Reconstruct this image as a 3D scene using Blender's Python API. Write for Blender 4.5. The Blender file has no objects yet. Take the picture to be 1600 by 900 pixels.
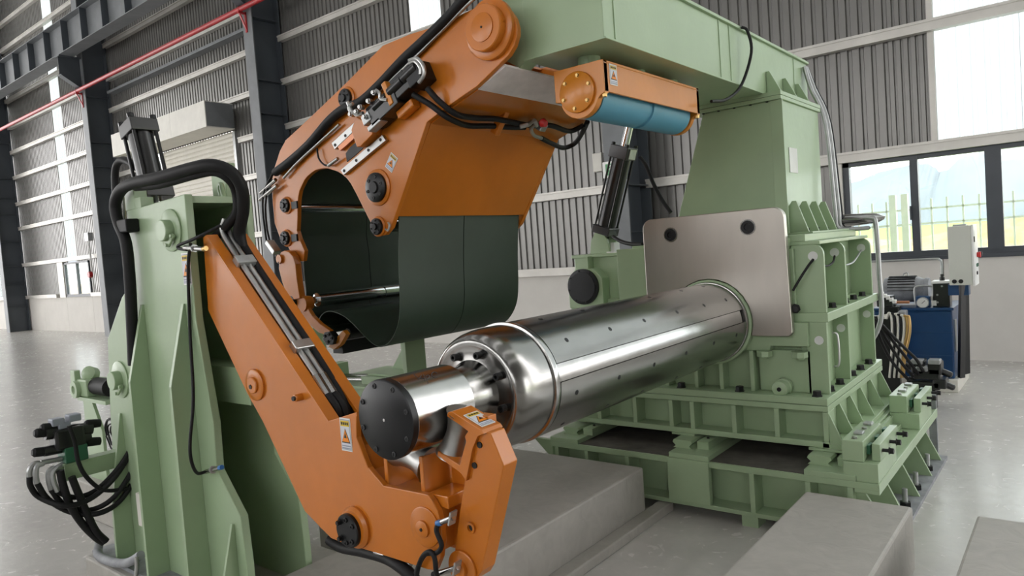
import bpy, bmesh, math, random
from mathutils import Vector, Matrix
random.seed(7)
S = bpy.context.scene
COL = S.collection

# ---------------------------------------------------------------- camera
F, H = 1118.5, 1.6
YAW, PITCH, ROLL = (math.radians(a) for a in (-39.014, -2.926, -4.239))
_f = Vector((math.sin(YAW)*math.cos(PITCH), math.cos(YAW)*math.cos(PITCH), math.sin(PITCH)))
_r = Vector((math.cos(YAW), -math.sin(YAW), 0)); _u = _r.cross(_f)
CR = _r*math.cos(ROLL) + _u*math.sin(ROLL); CU = -_r*math.sin(ROLL) + _u*math.cos(ROLL); CB = -_f
CAM = Vector((0, 0, H))
cd = bpy.data.cameras.new('camera'); cam = bpy.data.objects.new('camera', cd); COL.objects.link(cam)
cd.sensor_width = 36; cd.lens = F/1600*36; cd.clip_end = 2000; cd.clip_start = .05
cam.matrix_world = Matrix((( CR.x, CU.x, CB.x, 0), (CR.y, CU.y, CB.y, 0), (CR.z, CU.z, CB.z, H), (0, 0, 0, 1)))
S.camera = cam

# ---------------------------------------------------------------- sky, sun, exposure
W = bpy.data.worlds.new('overcast_sky'); S.world = W; W.use_nodes = True
_nt = W.node_tree; _nt.nodes.clear()
_o = _nt.nodes.new('ShaderNodeOutputWorld'); _b = _nt.nodes.new('ShaderNodeBackground')
_b.inputs['Color'].default_value = (1.0, 0.99, 0.985, 1); _b.inputs['Strength'].default_value = 4.2
_nt.links.new(_b.outputs[0], _o.inputs[0])
S.view_settings.view_transform = 'Standard'; S.view_settings.look = 'None'
S.view_settings.gamma = 1; S.view_settings.use_curve_mapping = False
S.view_settings.exposure = 0.36
S.cycles.max_bounces = 8; S.cycles.diffuse_bounces = 5; S.cycles.transparent_max_bounces = 12

# ---------------------------------------------------------------- pixel helpers (photo taken as 1600x900)
def ray(x, y): return CR*((x-800)/F) + CU*(-(y-450)/F) - CB
def at(x, y, ax, v):
    d = ray(x, y); i = 'XYZ'.index(ax)
    return CAM + d*((v-CAM[i])/d[i])
def AY(x, y, v): p = at(x, y, 'Y', v); return (p.x, p.z)
def polyY(pts, v): return [AY(x, y, v) for x, y in pts]

# ---------------------------------------------------------------- materials
MATS = {}
def pmat(name, col, rough=.5, metal=0., var=.06, vscale=3., bump=0., bscale=40., rvar=0., coat=0., spec=.5, stretch=(1, 1, 1), dirt=None, emit=0):
    m = bpy.data.materials.new(name); m.use_nodes = True; MATS[name] = m
    nt = m.node_tree; N = nt.nodes; L = nt.links; N.clear()
    out = N.new('ShaderNodeOutputMaterial'); b = N.new('ShaderNodeBsdfPrincipled'); L.new(b.outputs[0], out.inputs[0])
    b.inputs['Metallic'].default_value = metal; b.inputs['Roughness'].default_value = rough
    b.inputs['Coat Weight'].default_value = coat; b.inputs['Coat Roughness'].default_value = .12
    b.inputs['Specular IOR Level'].default_value = spec
    tc = N.new('ShaderNodeTexCoord'); mp = N.new('ShaderNodeMapping'); L.new(tc.outputs['Object'], mp.inputs[0]); mp.inputs['Scale'].default_value = stretch
    n = N.new('ShaderNodeTexNoise'); n.inputs['Scale'].default_value = vscale; n.inputs['Detail'].default_value = 5; n.inputs['Roughness'].default_value = .6
    L.new(mp.outputs[0], n.inputs['Vector'])
    r = N.new('ShaderNodeValToRGB'); r.color_ramp.elements[0].position = .3; r.color_ramp.elements[1].position = .7
    c2 = dirt or tuple(c*(1-2*var) for c in col); c1 = tuple(min(1, c*(1+var)) for c in col)
    r.color_ramp.elements[0].color = (*c2, 1); r.color_ramp.elements[1].color = (*c1, 1)
    L.new(n.outputs['Fac'], r.inputs[0]); L.new(r.outputs[0], b.inputs['Base Color'])
    if rvar:
        mr = N.new('ShaderNodeMapRange'); mr.inputs['To Min'].default_value = max(.02, rough-rvar); mr.inputs['To Max'].default_value = min(1, rough+rvar)
        L.new(n.outputs['Fac'], mr.inputs[0]); L.new(mr.outputs[0], b.inputs['Roughness'])
    if bump:
        n2 = N.new('ShaderNodeTexNoise'); n2.inputs['Scale'].default_value = bscale; n2.inputs['Detail'].default_value = 3
        L.new(mp.outputs[0], n2.inputs['Vector'])
        bp = N.new('ShaderNodeBump'); bp.inputs['Strength'].default_value = bump; bp.inputs['Distance'].default_value = .01
        L.new(n2.outputs['Fac'], bp.inputs['Height']); L.new(bp.outputs[0], b.inputs['Normal'])
    if emit:
        b.inputs['Emission Color'].default_value = (*col, 1); b.inputs['Emission Strength'].default_value = emit
    return m
pmat('green', (.335, .445, .275), .40, var=.05, vscale=2.2, bump=.12, bscale=18, coat=.15)
pmat('green_dark', (.03, .13, .07), .4)
pmat('orange', (.56, .165, .012), .32, var=.06, vscale=3, bump=.1, bscale=14, coat=.15)
pmat('orange_bright', (.62, .21, .014), .34, var=.05, bump=.06, bscale=20, coat=.15)
pmat('lit_white', (.86, .80, .80), .5, var=.06, vscale=12, bump=.15, bscale=25)  # pinkish white of the upper sheet holds the light falling on it
pmat('steel', (.31, .305, .295), .22, 1., var=.10, vscale=7, rvar=.08, bump=.03, bscale=60, stretch=(1, .25, 1))
pmat('steel_bright', (.41, .405, .395), .21, 1., var=.06, vscale=9, rvar=.05)
pmat('steel_dull', (.46, .46, .45), .36, 1., var=.08, vscale=10, rvar=.08)
pmat('steel_plate', (.47, .44, .40), .34, .9, var=.03, vscale=3, rvar=.05, bump=.02, bscale=60, stretch=(3, 1, .8))
pmat('chrome', (.80, .82, .84), .10, 1., var=.02)
pmat('galvanised', (.44, .45, .45), .38, .7, var=.08, vscale=14)
pmat('black_paint', (.012, .012, .013), .30, coat=.2, var=.1)
pmat('black_plate', (.012, .0125, .014), .36, .3, var=.1, vscale=4, rvar=.06, spec=.4)
pmat('rubber', (.009, .009, .010), .55, var=.15, vscale=20, spec=.3)
pmat('bolt_black', (.014, .014, .015), .4, .3)
pmat('belt', (.034, .056, .038), .50, var=.08, vscale=3, rvar=.06, bump=.05, bscale=30)
pmat('blue_roller', (.085, .30, .43), .42, var=.05)
pmat('blue_tank', (.010, .055, .16), .32, var=.08, coat=.2)
pmat('brass', (.55, .36, .14), .35, .8)
pmat('copper', (.55, .24, .14), .4, .8)
pmat('red', (.42, .018, .022), .35, var=.08)
pmat('white_paint', (.78, .77, .74), .6, var=.03)
pmat('white_plastic', (.80, .80, .78), .4, var=.02)
pmat('cabinet', (.62, .63, .58), .45, var=.03)
pmat('shutter', (.66, .63, .55), .5, var=.04)
pmat('hood', (.70, .68, .62), .55, var=.04)
pmat('column', (.060, .070, .082), .45, var=.08, vscale=1.5)
pmat('column_flange', (.17, .18, .19), .5, var=.1, vscale=2)
pmat('cladding', (.21, .205, .195), .34, .55, var=.06, vscale=1.2, rvar=.05, stretch=(1, 1, .15))
pmat('girt', (.58, .56, .52), .42, .35, var=.10, vscale=1.0)
pmat('window_frame', (.055, .062, .075), .4)
pmat('lower_wall', (.66, .635, .595), .8, var=.03, vscale=2, bump=.04, bscale=20)
pmat('grass', (.22, .33, .06), .9, var=.25, vscale=1.5)
pmat('soil', (.52, .37, .17), .95, var=.2, vscale=1.2)
pmat('mountain', (.215, .245, .265), .95, var=.12, vscale=.02)  # distance haze is put into this pale bluish base colour
pmat('fence_white', (.80, .80, .80), .5)
pmat('sign_green', (.10, .33, .14), .5)
pmat('yellow', (.72, .50, .02), .45)
pmat('sticker_orange', (.85, .26, .01), .45)
pmat('sticker_black', (.015, .015, .015), .5)
pmat('sticker_grey', (.30, .32, .38), .5)
pmat('paper', (.70, .71, .69), .6)
pmat('blue_cap', (.03, .16, .45), .4)
pmat('red_plastic', (.55, .02, .02), .4)
pmat('dirt', (.10, .092, .08), .8, var=.2, vscale=9, bump=.1)
pmat('sticker_white', (.66, .67, .72), .5)
pmat('marker', (.05, .045, .05), .5)
pmat('roof', (.30, .30, .30), .6, var=.05)
pmat('tarp_grey', (.30, .31, .33), .6, var=.2, vscale=8)

def concrete(name, c1, c2, rough, rvar, bump):
    m = bpy.data.materials.new(name); m.use_nodes = True; MATS[name] = m
    nt = m.node_tree; N = nt.nodes; L = nt.links; N.clear()
    out = N.new('ShaderNodeOutputMaterial'); b = N.new('ShaderNodeBsdfPrincipled'); L.new(b.outputs[0], out.inputs[0])
    tc = N.new('ShaderNodeTexCoord')
    n1 = N.new('ShaderNodeTexNoise'); n1.inputs['Scale'].default_value = 1.1; n1.inputs['Detail'].default_value = 8; n1.inputs['Roughness'].default_value = .62; n1.inputs['Distortion'].default_value = .8
    n2 = N.new('ShaderNodeTexNoise'); n2.inputs['Scale'].default_value = 9; n2.inputs['Detail'].default_value = 6; n2.inputs['Distortion'].default_value = 1.6
    for n in (n1, n2): L.new(tc.outputs['Object'], n.inputs['Vector'])
    mx = N.new('ShaderNodeMix'); mx.data_type = 'FLOAT'; mx.inputs[0].default_value = .4
    L.new(n1.outputs['Fac'], mx.inputs[2]); L.new(n2.outputs['Fac'], mx.inputs[3])
    r = N.new('ShaderNodeValToRGB'); r.color_ramp.elements[0].position = .35; r.color_ramp.elements[1].position = .65
    r.color_ramp.elements[0].color = (*c2, 1); r.color_ramp.elements[1].color = (*c1, 1)
    L.new(mx.outputs[0], r.inputs[0]); L.new(r.outputs[0], b.inputs['Base Color'])
    mr = N.new('ShaderNodeMapRange'); mr.inputs['To Min'].default_value = rough-rvar; mr.inputs['To Max'].default_value = rough+rvar
    L.new(n2.outputs['Fac'], mr.inputs[0]); L.new(mr.outputs[0], b.inputs['Roughness'])
    bp = N.new('ShaderNodeBump'); bp.inputs['Strength'].default_value = bump; bp.inputs['Distance'].default_value = .02
    L.new(n2.outputs['Fac'], bp.inputs['Height']); L.new(bp.outputs[0], b.inputs['Normal'])
concrete('floor', (.56, .545, .515), (.48, .465, .44), .25, .08, .06)
concrete('block', (.43, .41, .375), (.33, .315, .285), .6, .1, .15)

def glass_mat():
    m = bpy.data.materials.new('glass'); m.use_nodes = True; MATS['glass'] = m
    nt = m.node_tree; N = nt.nodes; L = nt.links; N.clear()
    out = N.new('ShaderNodeOutputMaterial'); t = N.new('ShaderNodeBsdfTransparent'); g = N.new('ShaderNodeBsdfGlossy'); g.inputs['Roughness'].default_value = .02
    t.inputs[0].default_value = (.93, .97, .97, 1); mx = N.new('ShaderNodeMixShader'); mx.inputs[0].default_value = .06
    L.new(t.outputs[0], mx.inputs[1]); L.new(g.outputs[0], mx.inputs[2]); L.new(mx.outputs[0], out.inputs[0])
glass_mat()
def translucent_mat():
    m = bpy.data.materials.new('translucent_sheet'); m.use_nodes = True; MATS['translucent_sheet'] = m
    nt = m.node_tree; N = nt.nodes; L = nt.links; N.clear()
    out = N.new('ShaderNodeOutputMaterial'); t = N.new('ShaderNodeBsdfTranslucent'); d = N.new('ShaderNodeBsdfTransparent')
    t.inputs[0].default_value = (.36, .385, .43, 1); d.inputs[0].default_value = (.9, .95, 1, 1)
    mx = N.new('ShaderNodeMixShader'); mx.inputs[0].default_value = .05
    L.new(t.outputs[0], mx.inputs[1]); L.new(d.outputs[0], mx.inputs[2]); L.new(mx.outputs[0], out.inputs[0])
translucent_mat()

# ---------------------------------------------------------------- mesh builders
ORG = {}
def thing(name, label, cat, loc=(0, 0, 0), group=None, kind=None):
    o = bpy.data.objects.new(name, None); COL.objects.link(o); o.location = loc; o.empty_display_size = .1
    if kind: o['kind'] = kind
    if label: o['label'] = label
    if cat: o['category'] = cat
    if group: o['group'] = group
    ORG[o.name] = Vector(loc); return o
def tag(o, label, cat, group=None, kind=None):
    if label: o['label'] = label
    if cat: o['category'] = cat
    if group: o['group'] = group
    if kind: o['kind'] = kind
    return o
def struct(o): o['kind'] = 'structure'; return o
def link(name, me, parent=None, loc=(0, 0, 0), bevel=0, label=None):
    o = bpy.data.objects.new(name, me); COL.objects.link(o)
    o.location = loc
    if parent is not None:
        o.parent = parent; o.location = Vector(loc) - ORG.get(parent.name, Vector((0, 0, 0)))
    ORG[o.name] = Vector(loc)
    if bevel:
        b = o.modifiers.new('bevel', 'BEVEL'); b.width = bevel; b.segments = 2; b.limit_method = 'ANGLE'; b.angle_limit = math.radians(40)
        b.harden_normals = False
    if label: o['label'] = label
    return o
def mk(verts, faces, mat, smooth=False):
    """mesh with world-space vertices; origin moved to the mean point; returns (mesh, origin)"""
    c = Vector((0, 0, 0))
    for v in verts: c += Vector(v)
    c /= len(verts)
    me = bpy.data.meshes.new('mesh'); me.from_pydata([tuple(Vector(v)-c) for v in verts], [], faces); me.materials.append(MATS[mat])
    bm = bmesh.new(); bm.from_mesh(me); bmesh.ops.recalc_face_normals(bm, faces=bm.faces)
    if smooth:
        for f in bm.faces: f.smooth = True
        for e in bm.edges:
            if len(e.link_faces) == 2 and e.calc_face_angle(0) > math.radians(38): e.smooth = False
    bm.to_mesh(me); bm.free()
    return me, c
class G:
    """collects verts/faces for ONE part"""
    def __init__(s): s.v = []; s.f = []
    def add(s, v, f):
        n = len(s.v); s.v += [tuple(p) for p in v]; s.f += [tuple(i+n for i in q) for q in f]; return s
    def box(s, x0, x1, y0, y1, z0, z1):
        v = [(x, y, z) for z in (z0, z1) for y in (y0, y1) for x in (x0, x1)]
        return s.add(v, [(0, 2, 3, 1), (4, 5, 7, 6), (0, 1, 5, 4), (2, 6, 7, 3), (0, 4, 6, 2), (1, 3, 7, 5)])
    def obox(s, c, u, v, w, a, b, d):
        c, u, v, w = (Vector(q) for q in (c, u, v, w)); P = []
        for k in (-1, 1):
            for j in (-1, 1):
                for i in (-1, 1): P.append(c+u*(i*a/2)+v*(j*b/2)+w*(k*d/2))
        return s.add(P, [(0, 2, 3, 1), (4, 5, 7, 6), (0, 1, 5, 4), (2, 6, 7, 3), (0, 4, 6, 2), (1, 3, 7, 5)])
    def prism(s, pts, ax, a, b):
        n = len(pts)
        def p(q, t):
            return {'X': (t, q[0], q[1]), 'Y': (q[0], t, q[1]), 'Z': (q[0], q[1], t)}[ax]
        v = [p(q, a) for q in pts] + [p(q, b) for q in pts]
        return s.add(v, [tuple(range(n)), tuple(range(2*n-1, n-1, -1))] + [(i, (i+1) % n, n+(i+1) % n, n+i) for i in range(n)])
    def lathe(s, prof, c, d, seg=32, caps=True):
        """prof: (radius, distance along d)"""
        c = Vector(c); d = Vector(d).normalized(); a = d.orthogonal().normalized(); b = d.cross(a)
        v = []; f = []
        for r, t in prof:
            for i in range(seg):
                an = 2*math.pi*i/seg; v.append(c + d*t + (a*math.cos(an)+b*math.sin(an))*max(r, 1e-5))
        for k in range(len(prof)-1):
            for i in range(seg): j = (i+1) % seg; f.append((k*seg+i, k*seg+j, (k+1)*seg+j, (k+1)*seg+i))
        if caps: f.append(tuple(range(seg))[::-1]); m = (len(prof)-1)*seg; f.append(tuple(range(m, m+seg)))
        return s.add(v, f)
    def cyl(s, a, b, r, seg=20, r2=None):
        a = Vector(a); b = Vector(b); L = (b-a).length
        return s.lathe([(r, 0), (r if r2 is None else r2, L)], a, b-a, seg)
    def tube(s, pts, r, seg=10, sub=6, smooth=True):
        P = [Vector(p) for p in pts]
        if smooth and len(P) > 2:
            Q = []
            E = [P[0]*2-P[1]] + P + [P[-1]*2-P[-2]]
            for i in range(1, len(E)-2):
                p0, p1, p2, p3 = E[i-1:i+3]
                for k in range(sub):
                    t = k/sub
                    Q.append(.5*((2*p1)+(-p0+p2)*t+(2*p0-5*p1+4*p2-p3)*t*t+(-p0+3*p1-3*p2+p3)*t**3))
            Q.append(P[-1]); P = Q
        v = []; f = []; nrm = None
        for i, p in enumerate(P):
            t = (P[min(i+1, len(P)-1)]-P[max(i-1, 0)]).normalized()
            nrm = t.orthogonal().normalized() if nrm is None else (nrm - t*nrm.dot(t)).normalized()
            b = t.cross(nrm)
            for k in range(seg): a = 2*math.pi*k/seg; v.append(p+(nrm*math.cos(a)+b*math.sin(a))*r)
        for i in range(len(P)-1):
            for k in range(seg): j = (k+1) % seg; f.append((i*seg+k, i*seg+j, (i+1)*seg+j, (i+1)*seg+k))
        f.append(tuple(range(seg))[::-1]); m = (len(P)-1)*seg; f.append(tuple(range(m, m+seg)))
        return s.add(v, f)
    def strip(s, prof, y0, y1, th):
        """sheet of thickness th swept along Y from (x,z) profile points"""
        P = [Vector((x, z)) for x, z in prof]; n = len(P); off = []
        for i in range(n):
            t = (P[min(i+1, n-1)]-P[max(i-1, 0)]).normalized(); off.append(Vector((-t.y, t.x))*th)
        v = [(p.x, y, p.y) for y in (y0, y1) for p in P] + [(p.x+o.x, y, p.y+o.y) for y in (y0, y1) for p, o in zip(P, off)]
        f = []
        for i in range(n-1):
            f += [(i, i+1, n+i+1, n+i), (2*n+i, 3*n+i, 3*n+i+1, 2*n+i+1), (i, 2*n+i, 2*n+i+1, i+1), (n+i, n+i+1, 3*n+i+1, 3*n+i)]
        f += [(0, n, 3*n, 2*n), (n-1, 3*n-1, 4*n-1, 2*n-1)]
        return s.add(v, f)
    def to(s, name, mat, parent=None, bevel=0, smooth=False, label=None):
        me, c = mk(s.v, s.f, mat, smooth); return link(name, me, parent, c, bevel, label)
def spline(pts, sub=6):
    P = [Vector(p) for p in pts]; E = [P[0]*2-P[1]] + P + [P[-1]*2-P[-2]]; Q = []
    for i in range(1, len(E)-2):
        p0, p1, p2, p3 = E[i-1:i+3]
        for k in range(sub):
            t = k/sub; Q.append(.5*((2*p1)+(-p0+p2)*t+(2*p0-5*p1+4*p2-p3)*t*t+(-p0+3*p1-3*p2+p3)*t**3))
    Q.append(P[-1]); return [tuple(q) for q in Q]
BM = {}
def bolt(parent, name, p, d, r=.014, h=.014, mat='bolt_black', hexa=True):
    """bolt head standing at p, pointing along d (shared mesh)"""
    key = (round(r, 4), round(h, 4), mat, hexa)
    if key not in BM:
        g = G()
        if hexa: g.lathe([(r*1.25, 0), (r*1.25, h*.15), (r, h*.16), (r, h*.9), (r*.85, h)], (0, 0, 0), (0, 0, 1), 6)
        else: g.lathe([(r, 0), (r, h*.85), (r*.88, h), (r*.5, h), (r*.5, h*.5)], (0, 0, 0), (0, 0, 1), 14)
        me = bpy.data.meshes.new('bolt'); me.from_pydata(g.v, [], g.f); me.materials.append(MATS[mat]); BM[key] = me
    o = link(name, BM[key], parent, p); o.rotation_euler = Vector(d).to_track_quat('Z', 'Y').to_euler(); return o
def sticker(parent, c, u, v, w, h, nrm, name='warning_sticker', bars=2):
    """white warning plate: yellow header, orange triangle with dark flame, grey text lines"""
    c, u, v, n = (Vector(q) for q in (c, u, v, nrm)); n.normalize()
    st = G().obox(c+n*.001, u, v, n, w, h, .002).to(name, 'white_plastic', parent, label='white warning sticker with yellow header and orange hazard triangle')
    G().obox(c+n*.0024, u, v, n, w*.90, h*.92, .0006).to('sticker_border', 'sticker_grey', st)
    G().obox(c+n*.0027, u, v, n, w*.84, h*.88, .0006).to('sticker_ground', 'sticker_white', st)
    n_keep = c; c = c+n*.0006
    G().obox(c+v*(h*.34)+n*.0025, u, v, n, w*.80, h*.17, .001).to('sticker_header', 'yellow', st)
    for k in range(4):
        G().obox(c+v*(h*.34)+u*(w*(-.27+.18*k))+n*.0033, u, v, n, w*.12, h*.08, .0008).to('header_character', 'sticker_black', st)
    def tri(s, k, mat, nm):
        a, b, d = c+v*(h*.20*s-h*.02), c-u*(w*.38*s)-v*(h*.22*s+h*.02), c+u*(w*.38*s)-v*(h*.22*s+h*.02)
        P = [q+n*k for q in (a, b, d)]+[q+n*(k+.0008) for q in (a, b, d)]
        G().add(P, [(0, 1, 2), (5, 4, 3), (0, 3, 4, 1), (1, 4, 5, 2), (2, 5, 3, 0)]).to(nm, mat, st)
    tri(1.05, .0022, 'sticker_black', 'triangle_outline'); tri(.88, .0032, 'sticker_orange', 'hazard_triangle'); tri(.34, .0042, 'sticker_black', 'hazard_symbol')
    for k in range(bars):
        G().obox(c-v*(h*(.34+.07*k))+n*.0025, u, v, n, w*.8, h*.035, .0008).to('text_line', 'sticker_grey', st)
    return st
def hose(name, label, pts, r, mat='rubber', group=None, seg=10, cat='hose'):
    o = G().tube(pts, r, seg).to(name, mat, smooth=True); tag(o, label, cat, group); return o
def P3(x, y, ax, v): return at(x, y, ax, v)

# ================================================================= THE HALL
YW = 9.4
struct(G().box(-60, 9.2, -10.2, YW+.3, -.2, 0).to('floor', 'floor'))
# unseen roof high above; open slots added to let sky light in
roof = thing('ceiling', None, None, (-20, 0, 13), kind='structure')
xx = -46.0
while xx < 9:
    G().box(xx, xx+4.6, -10.2, YW+.3, 13, 13.1).to('roof_sheet', 'roof', roof); xx += 5.0
# wall behind the camera: unseen, its open bands shaped to light the hall
wf = thing('wall_front', None, None, (-15, -10, 0), kind='structure')
G().box(-46, 9, -10.2, -10, 0, 1.2).to('wall_panel', 'lower_wall', wf)
G().box(-12, 9, -10.2, -10, 1.2, 3.4).to('cladding_panel', 'cladding', wf)
G().box(-46, 9, -10.2, -10, 6.6, 13).to('cladding_panel', 'cladding', wf)
xx = -46.0
while xx < 8:
    G().box(xx, xx+1.4, -10.2, -10, 3.4 if xx > -13 else 1.2, 6.6).to('cladding_panel', 'cladding', wf); xx += 5.0
wr = thing('wall_right', None, None, (9, 0, 0), kind='structure')  # unseen end wall, added and sized to cut light from the right
G().box(9, 9.2, -10, 4.5, 0, 13).to('cladding_panel', 'cladding', wr)
G().box(9, 9.2, 8.0, YW+.3, 0, 13).to('cladding_panel', 'cladding', wr)
G().box(9, 9.2, 4.5, 8.0, 4.0, 13).to('cladding_panel', 'cladding', wr)
# back wall: lower panels, corrugated sheets, translucent sheets
wall = thing('wall_back', None, None, (-15, YW, 0), kind='structure')
x = -40.0
while x < 6:
    x1 = x+2.15
    if not (x1 > -19.5 and x < -15.6):
        G().box(x+.006, x1-.006, YW, YW+.18, 0, 1.16).to('wall_panel', 'lower_wall', wall)
    x = x1
G().box(-21.2, -19.45, YW, YW+.18, 0, 1.16).to('wall_panel', 'lower_wall', wall)
G().box(-15.6, -14.2, YW, YW+.18, 0, 1.16).to('wall_panel', 'lower_wall', wall)
def sheet_mesh(mat):
    p = .13; prof = []
    for k in range(6):
        for dx, dy in ((0, 0), (.075, 0), (.087, .026), (.118, .026)): prof.append((k*p+dx, dy))
    prof.append((6*p+.004, 0))
    v = [(a, b, z) for z in (0, 1) for a, b in prof]; n = len(prof)
    f = [(i, i+1, n+i+1, n+i) for i in range(n-1)]
    me = bpy.data.meshes.new('sheet'); me.from_pydata(v, [], f); me.materials.append(MATS[mat]); return me
SM, TM = sheet_mesh('cladding'), sheet_mesh('translucent_sheet')
x = -40.0 + .02; W_ = .78
def covered(x): return any(a-.2 <= x <= b-.3 for a, b in ((-26.8, -25.6), (-9.62, -8.55))) or x > -1.30
while x < 4.5:
    w = W_
    if x < -1.301 < x+W_: w = -1.30-x          # short sheet up to the translucent bay
    c = x+w/2
    z0 = 1.16
    if -2.45 < c < 6: z0 = 2.42
    if -27.6 < c < -24.9: z0 = 2.30
    if -19.6 < c < -15.6: z0 = 4.95
    tr = covered(c)
    if tr and z0 < 2.3: z0 = 1.16
    o = link('translucent_sheet' if tr else 'cladding_sheet', TM if tr else SM, wall, (x, YW+.02 if not tr else YW+.03, z0)); o.scale = (w/W_, 1, 12.95-z0)
    x += w
# girts, one per bay and level
CX = [-39.45, -30.85, -22.25, -13.65, -5.05, 3.55]
nt_ = 0
for i in range(5):
    a, b = CX[i]+.12, CX[i+1]-.12
    for z in (1.22, 2.42, 3.76, 4.66, 5.62, 6.54, 7.45, 8.4, 9.3, 10.2, 11.1, 12.0):
        segs = [(a, b)]
        if i == 2 and z < 5: segs = [(a, -19.6), (-15.45, b)]
        if i == 4 and z < 2: segs = [(a, -2.4)]
        if i == 1 and z < 2: segs = [(a, -27.7), (-24.8, b)]
        if i == 4 and 4 < z < 6: continue
        for s0, s1 in segs:
            nt_ += 1
            g = G().box(s0, s1, YW-.10, YW+.015, z-.058, z+.058).box(s0, s1, YW-.115, YW-.10, z+.035, z+.065)
            struct(g.to('trim_%d' % nt_, 'girt'))
# post beside the translucent wall sheet
struct(G().box(-1.36, -1.30, YW-.02, YW+.04, 2.48, 9.3).to('trim_%d' % (nt_+1), 'girt'))
struct(G().box(-2.42, -2.31, YW-.06, YW+.04, 1.16, 2.38).to('trim_%d' % (nt_+2), 'girt'))
G().box(-3.4, -2.31, YW+.025, YW+.045, 1.16, 2.45).to('cladding_panel', 'cladding', wall)
# columns
def column(x, label):
    t = thing('steel_column', label, 'column', (x, 9.0, 0), 'steel columns along the hall wall')
    G().box(x-.17, x+.17, 8.68, 8.705, 0, 13).to('front_flange', 'column_flange', t)
    G().box(x-.17, x+.17, 9.33, 9.355, 0, 13).to('rear_flange', 'column', t)
    G().box(x-.01, x+.01, 8.705, 9.33, 0, 13).to('web', 'column', t)
    for z in (.9, 1.75, 2.4, 3.3, 4.3, 4.9, 5.6, 6.9):
        G().box(x+.01, x+.165, 8.706, 9.329, z-.008, z+.008).to('stiffener', 'column', t)
    # bracket carrying the crane girder
    G().prism([(8.68, 7.14), (8.56, 7.16), (8.13, 7.44), (8.13, 7.95), (8.68, 7.95)], 'X', x-.008, x+.008).to('crane_bracket', 'column', t)
    G().box(x-.15, x+.15, 8.11, 8.68, 7.94, 7.97).to('bracket_plate', 'column', t)
    G().add([(x-.12, 8.68, 7.13), (x+.12, 8.68, 7.13), (x-.12, 8.56, 7.15), (x+.12, 8.56, 7.15), (x-.12, 8.13, 7.43), (x+.12, 8.13, 7.43),
             (x-.12, 8.68, 7.15), (x+.12, 8.68, 7.15), (x-.12, 8.56, 7.17), (x+.12, 8.56, 7.17), (x-.12, 8.13, 7.45), (x+.12, 8.13, 7.45)],
            [(0, 1, 3, 2), (2, 3, 5, 4), (6, 8, 9, 7), (8, 10, 11, 9), (0, 2, 8, 6), (2, 4, 10, 8), (1, 7, 9, 3), (3, 9, 11, 5), (0, 6, 7, 1), (4, 5, 11, 10)]).to('bracket_flange', 'column', t)
    return t
column(CX[1], 'dark grey steel column between two far windows, beyond the white wall panels')
column(CX[2], 'dark grey steel column behind the black cylinder, between far window and roller shutter')
column(CX[3], 'dark grey steel column between roller shutter and orange belt wrapper')
column(CX[4], 'dark grey steel column with green exit sign, behind the slanted black hydraulic cylinder')
# crane girder
cg = thing('crane_girder', 'dark grey crane runway beam with vertical stiffeners, carried on column brackets', 'crane beam', (-22, 8.3, 7.97))
G().box(-38, -9, 8.29, 8.31, 7.99, 8.83).to('web', 'column_flange', cg)
G().box(-38, -9, 8.11, 8.49, 7.97, 7.99).to('bottom_flange', 'column_flange', cg)
G().box(-38, -9, 8.11, 8.49, 8.83, 8.85).to('top_flange', 'column_flange', cg)
x = -37.4
while x < -9.5:
    G().box(x-.008, x+.008, 8.12, 8.288, 7.992, 8.828).to('stiffener', 'column', cg); x += 1.3
# red pipe with brackets
rp = thing('red_pipe', 'long red fire water pipe running along the wall columns', 'pipe', (-22, 8.5, 7.1))
G().cyl((-40, 8.56, 7.06), (-6, 8.56, 7.06), .055, 16).to('pipe', 'red', rp, smooth=True)
for x in CX[1:4]:
    g = G().box(x-.05, x+.0, 8.50, 8.68, 6.965, 7.005).box(x-.05, x, 8.655, 8.679, 6.6, 7.02)
    g.obox((x-.025, 8.60, 6.82), (1, 0, 0), Vector((0, -.15, .34)).normalized(), Vector((0, .34, .15)).normalized(), .04, .36, .025)
    g.to('pipe_bracket', 'red', rp)
    G().lathe([(.062, -.02), (.062, .02)], (x-.025, 8.56, 7.06), (1, 0, 0), 16).to('pipe_clamp', 'red', rp)
# grey electrical conduit rail above the pipe
tag(G().box(-21.9, -13.9, 9.2, 9.418, 6.98, 7.05).to('cable_tray', 'column_flange'), 'grey cable rail on the cladding above the red pipe', 'cable tray')

# windows
def window(name, x0, x1, z0, z1, cuts, fw=.07, y=YW, wide=()):
    t = thing(name, None, None, ((x0+x1)/2, y, z0), kind='structure')
    g = G(); g.box(x0, x1, y-.02, y+.08, z0, z0+fw).box(x0, x1, y-.02, y+.08, z1-fw, z1).box(x0, x0+fw, y-.02, y+.08, z0, z1).box(x1-fw, x1, y-.02, y+.08, z0, z1)
    g.to('window_frame', 'window_frame', t)
    e = [x0+fw] + list(cuts) + [x1-fw]
    for c in cuts:
        w = .075 if c in wide else .04
        G().box(c-w, c+w, y-.03, y+.06, z0+fw*.6, z1-fw*.6).to('mullion', 'window_frame', t)
    for a, b in zip(e, e[1:]):
        G().box(a, b, y+.012, y+.018, z0+fw, z1-fw).to('pane', 'glass', t)
    G().box(x0, x1, y-.035, y+.1, z0-.04, z0).to('window_sill', 'window_frame', t)
    return t
w1 = window('window_1', -2.31, 3.3, 1.19, 2.38, [-1.55, -.79, .0, .75, 1.5, 2.3], wide=(-.79, .75))
G().box(-1.60, -1.585, YW-.07, YW-.031, 1.62, 1.78).to('window_latch', 'window_frame', w1)
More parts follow.
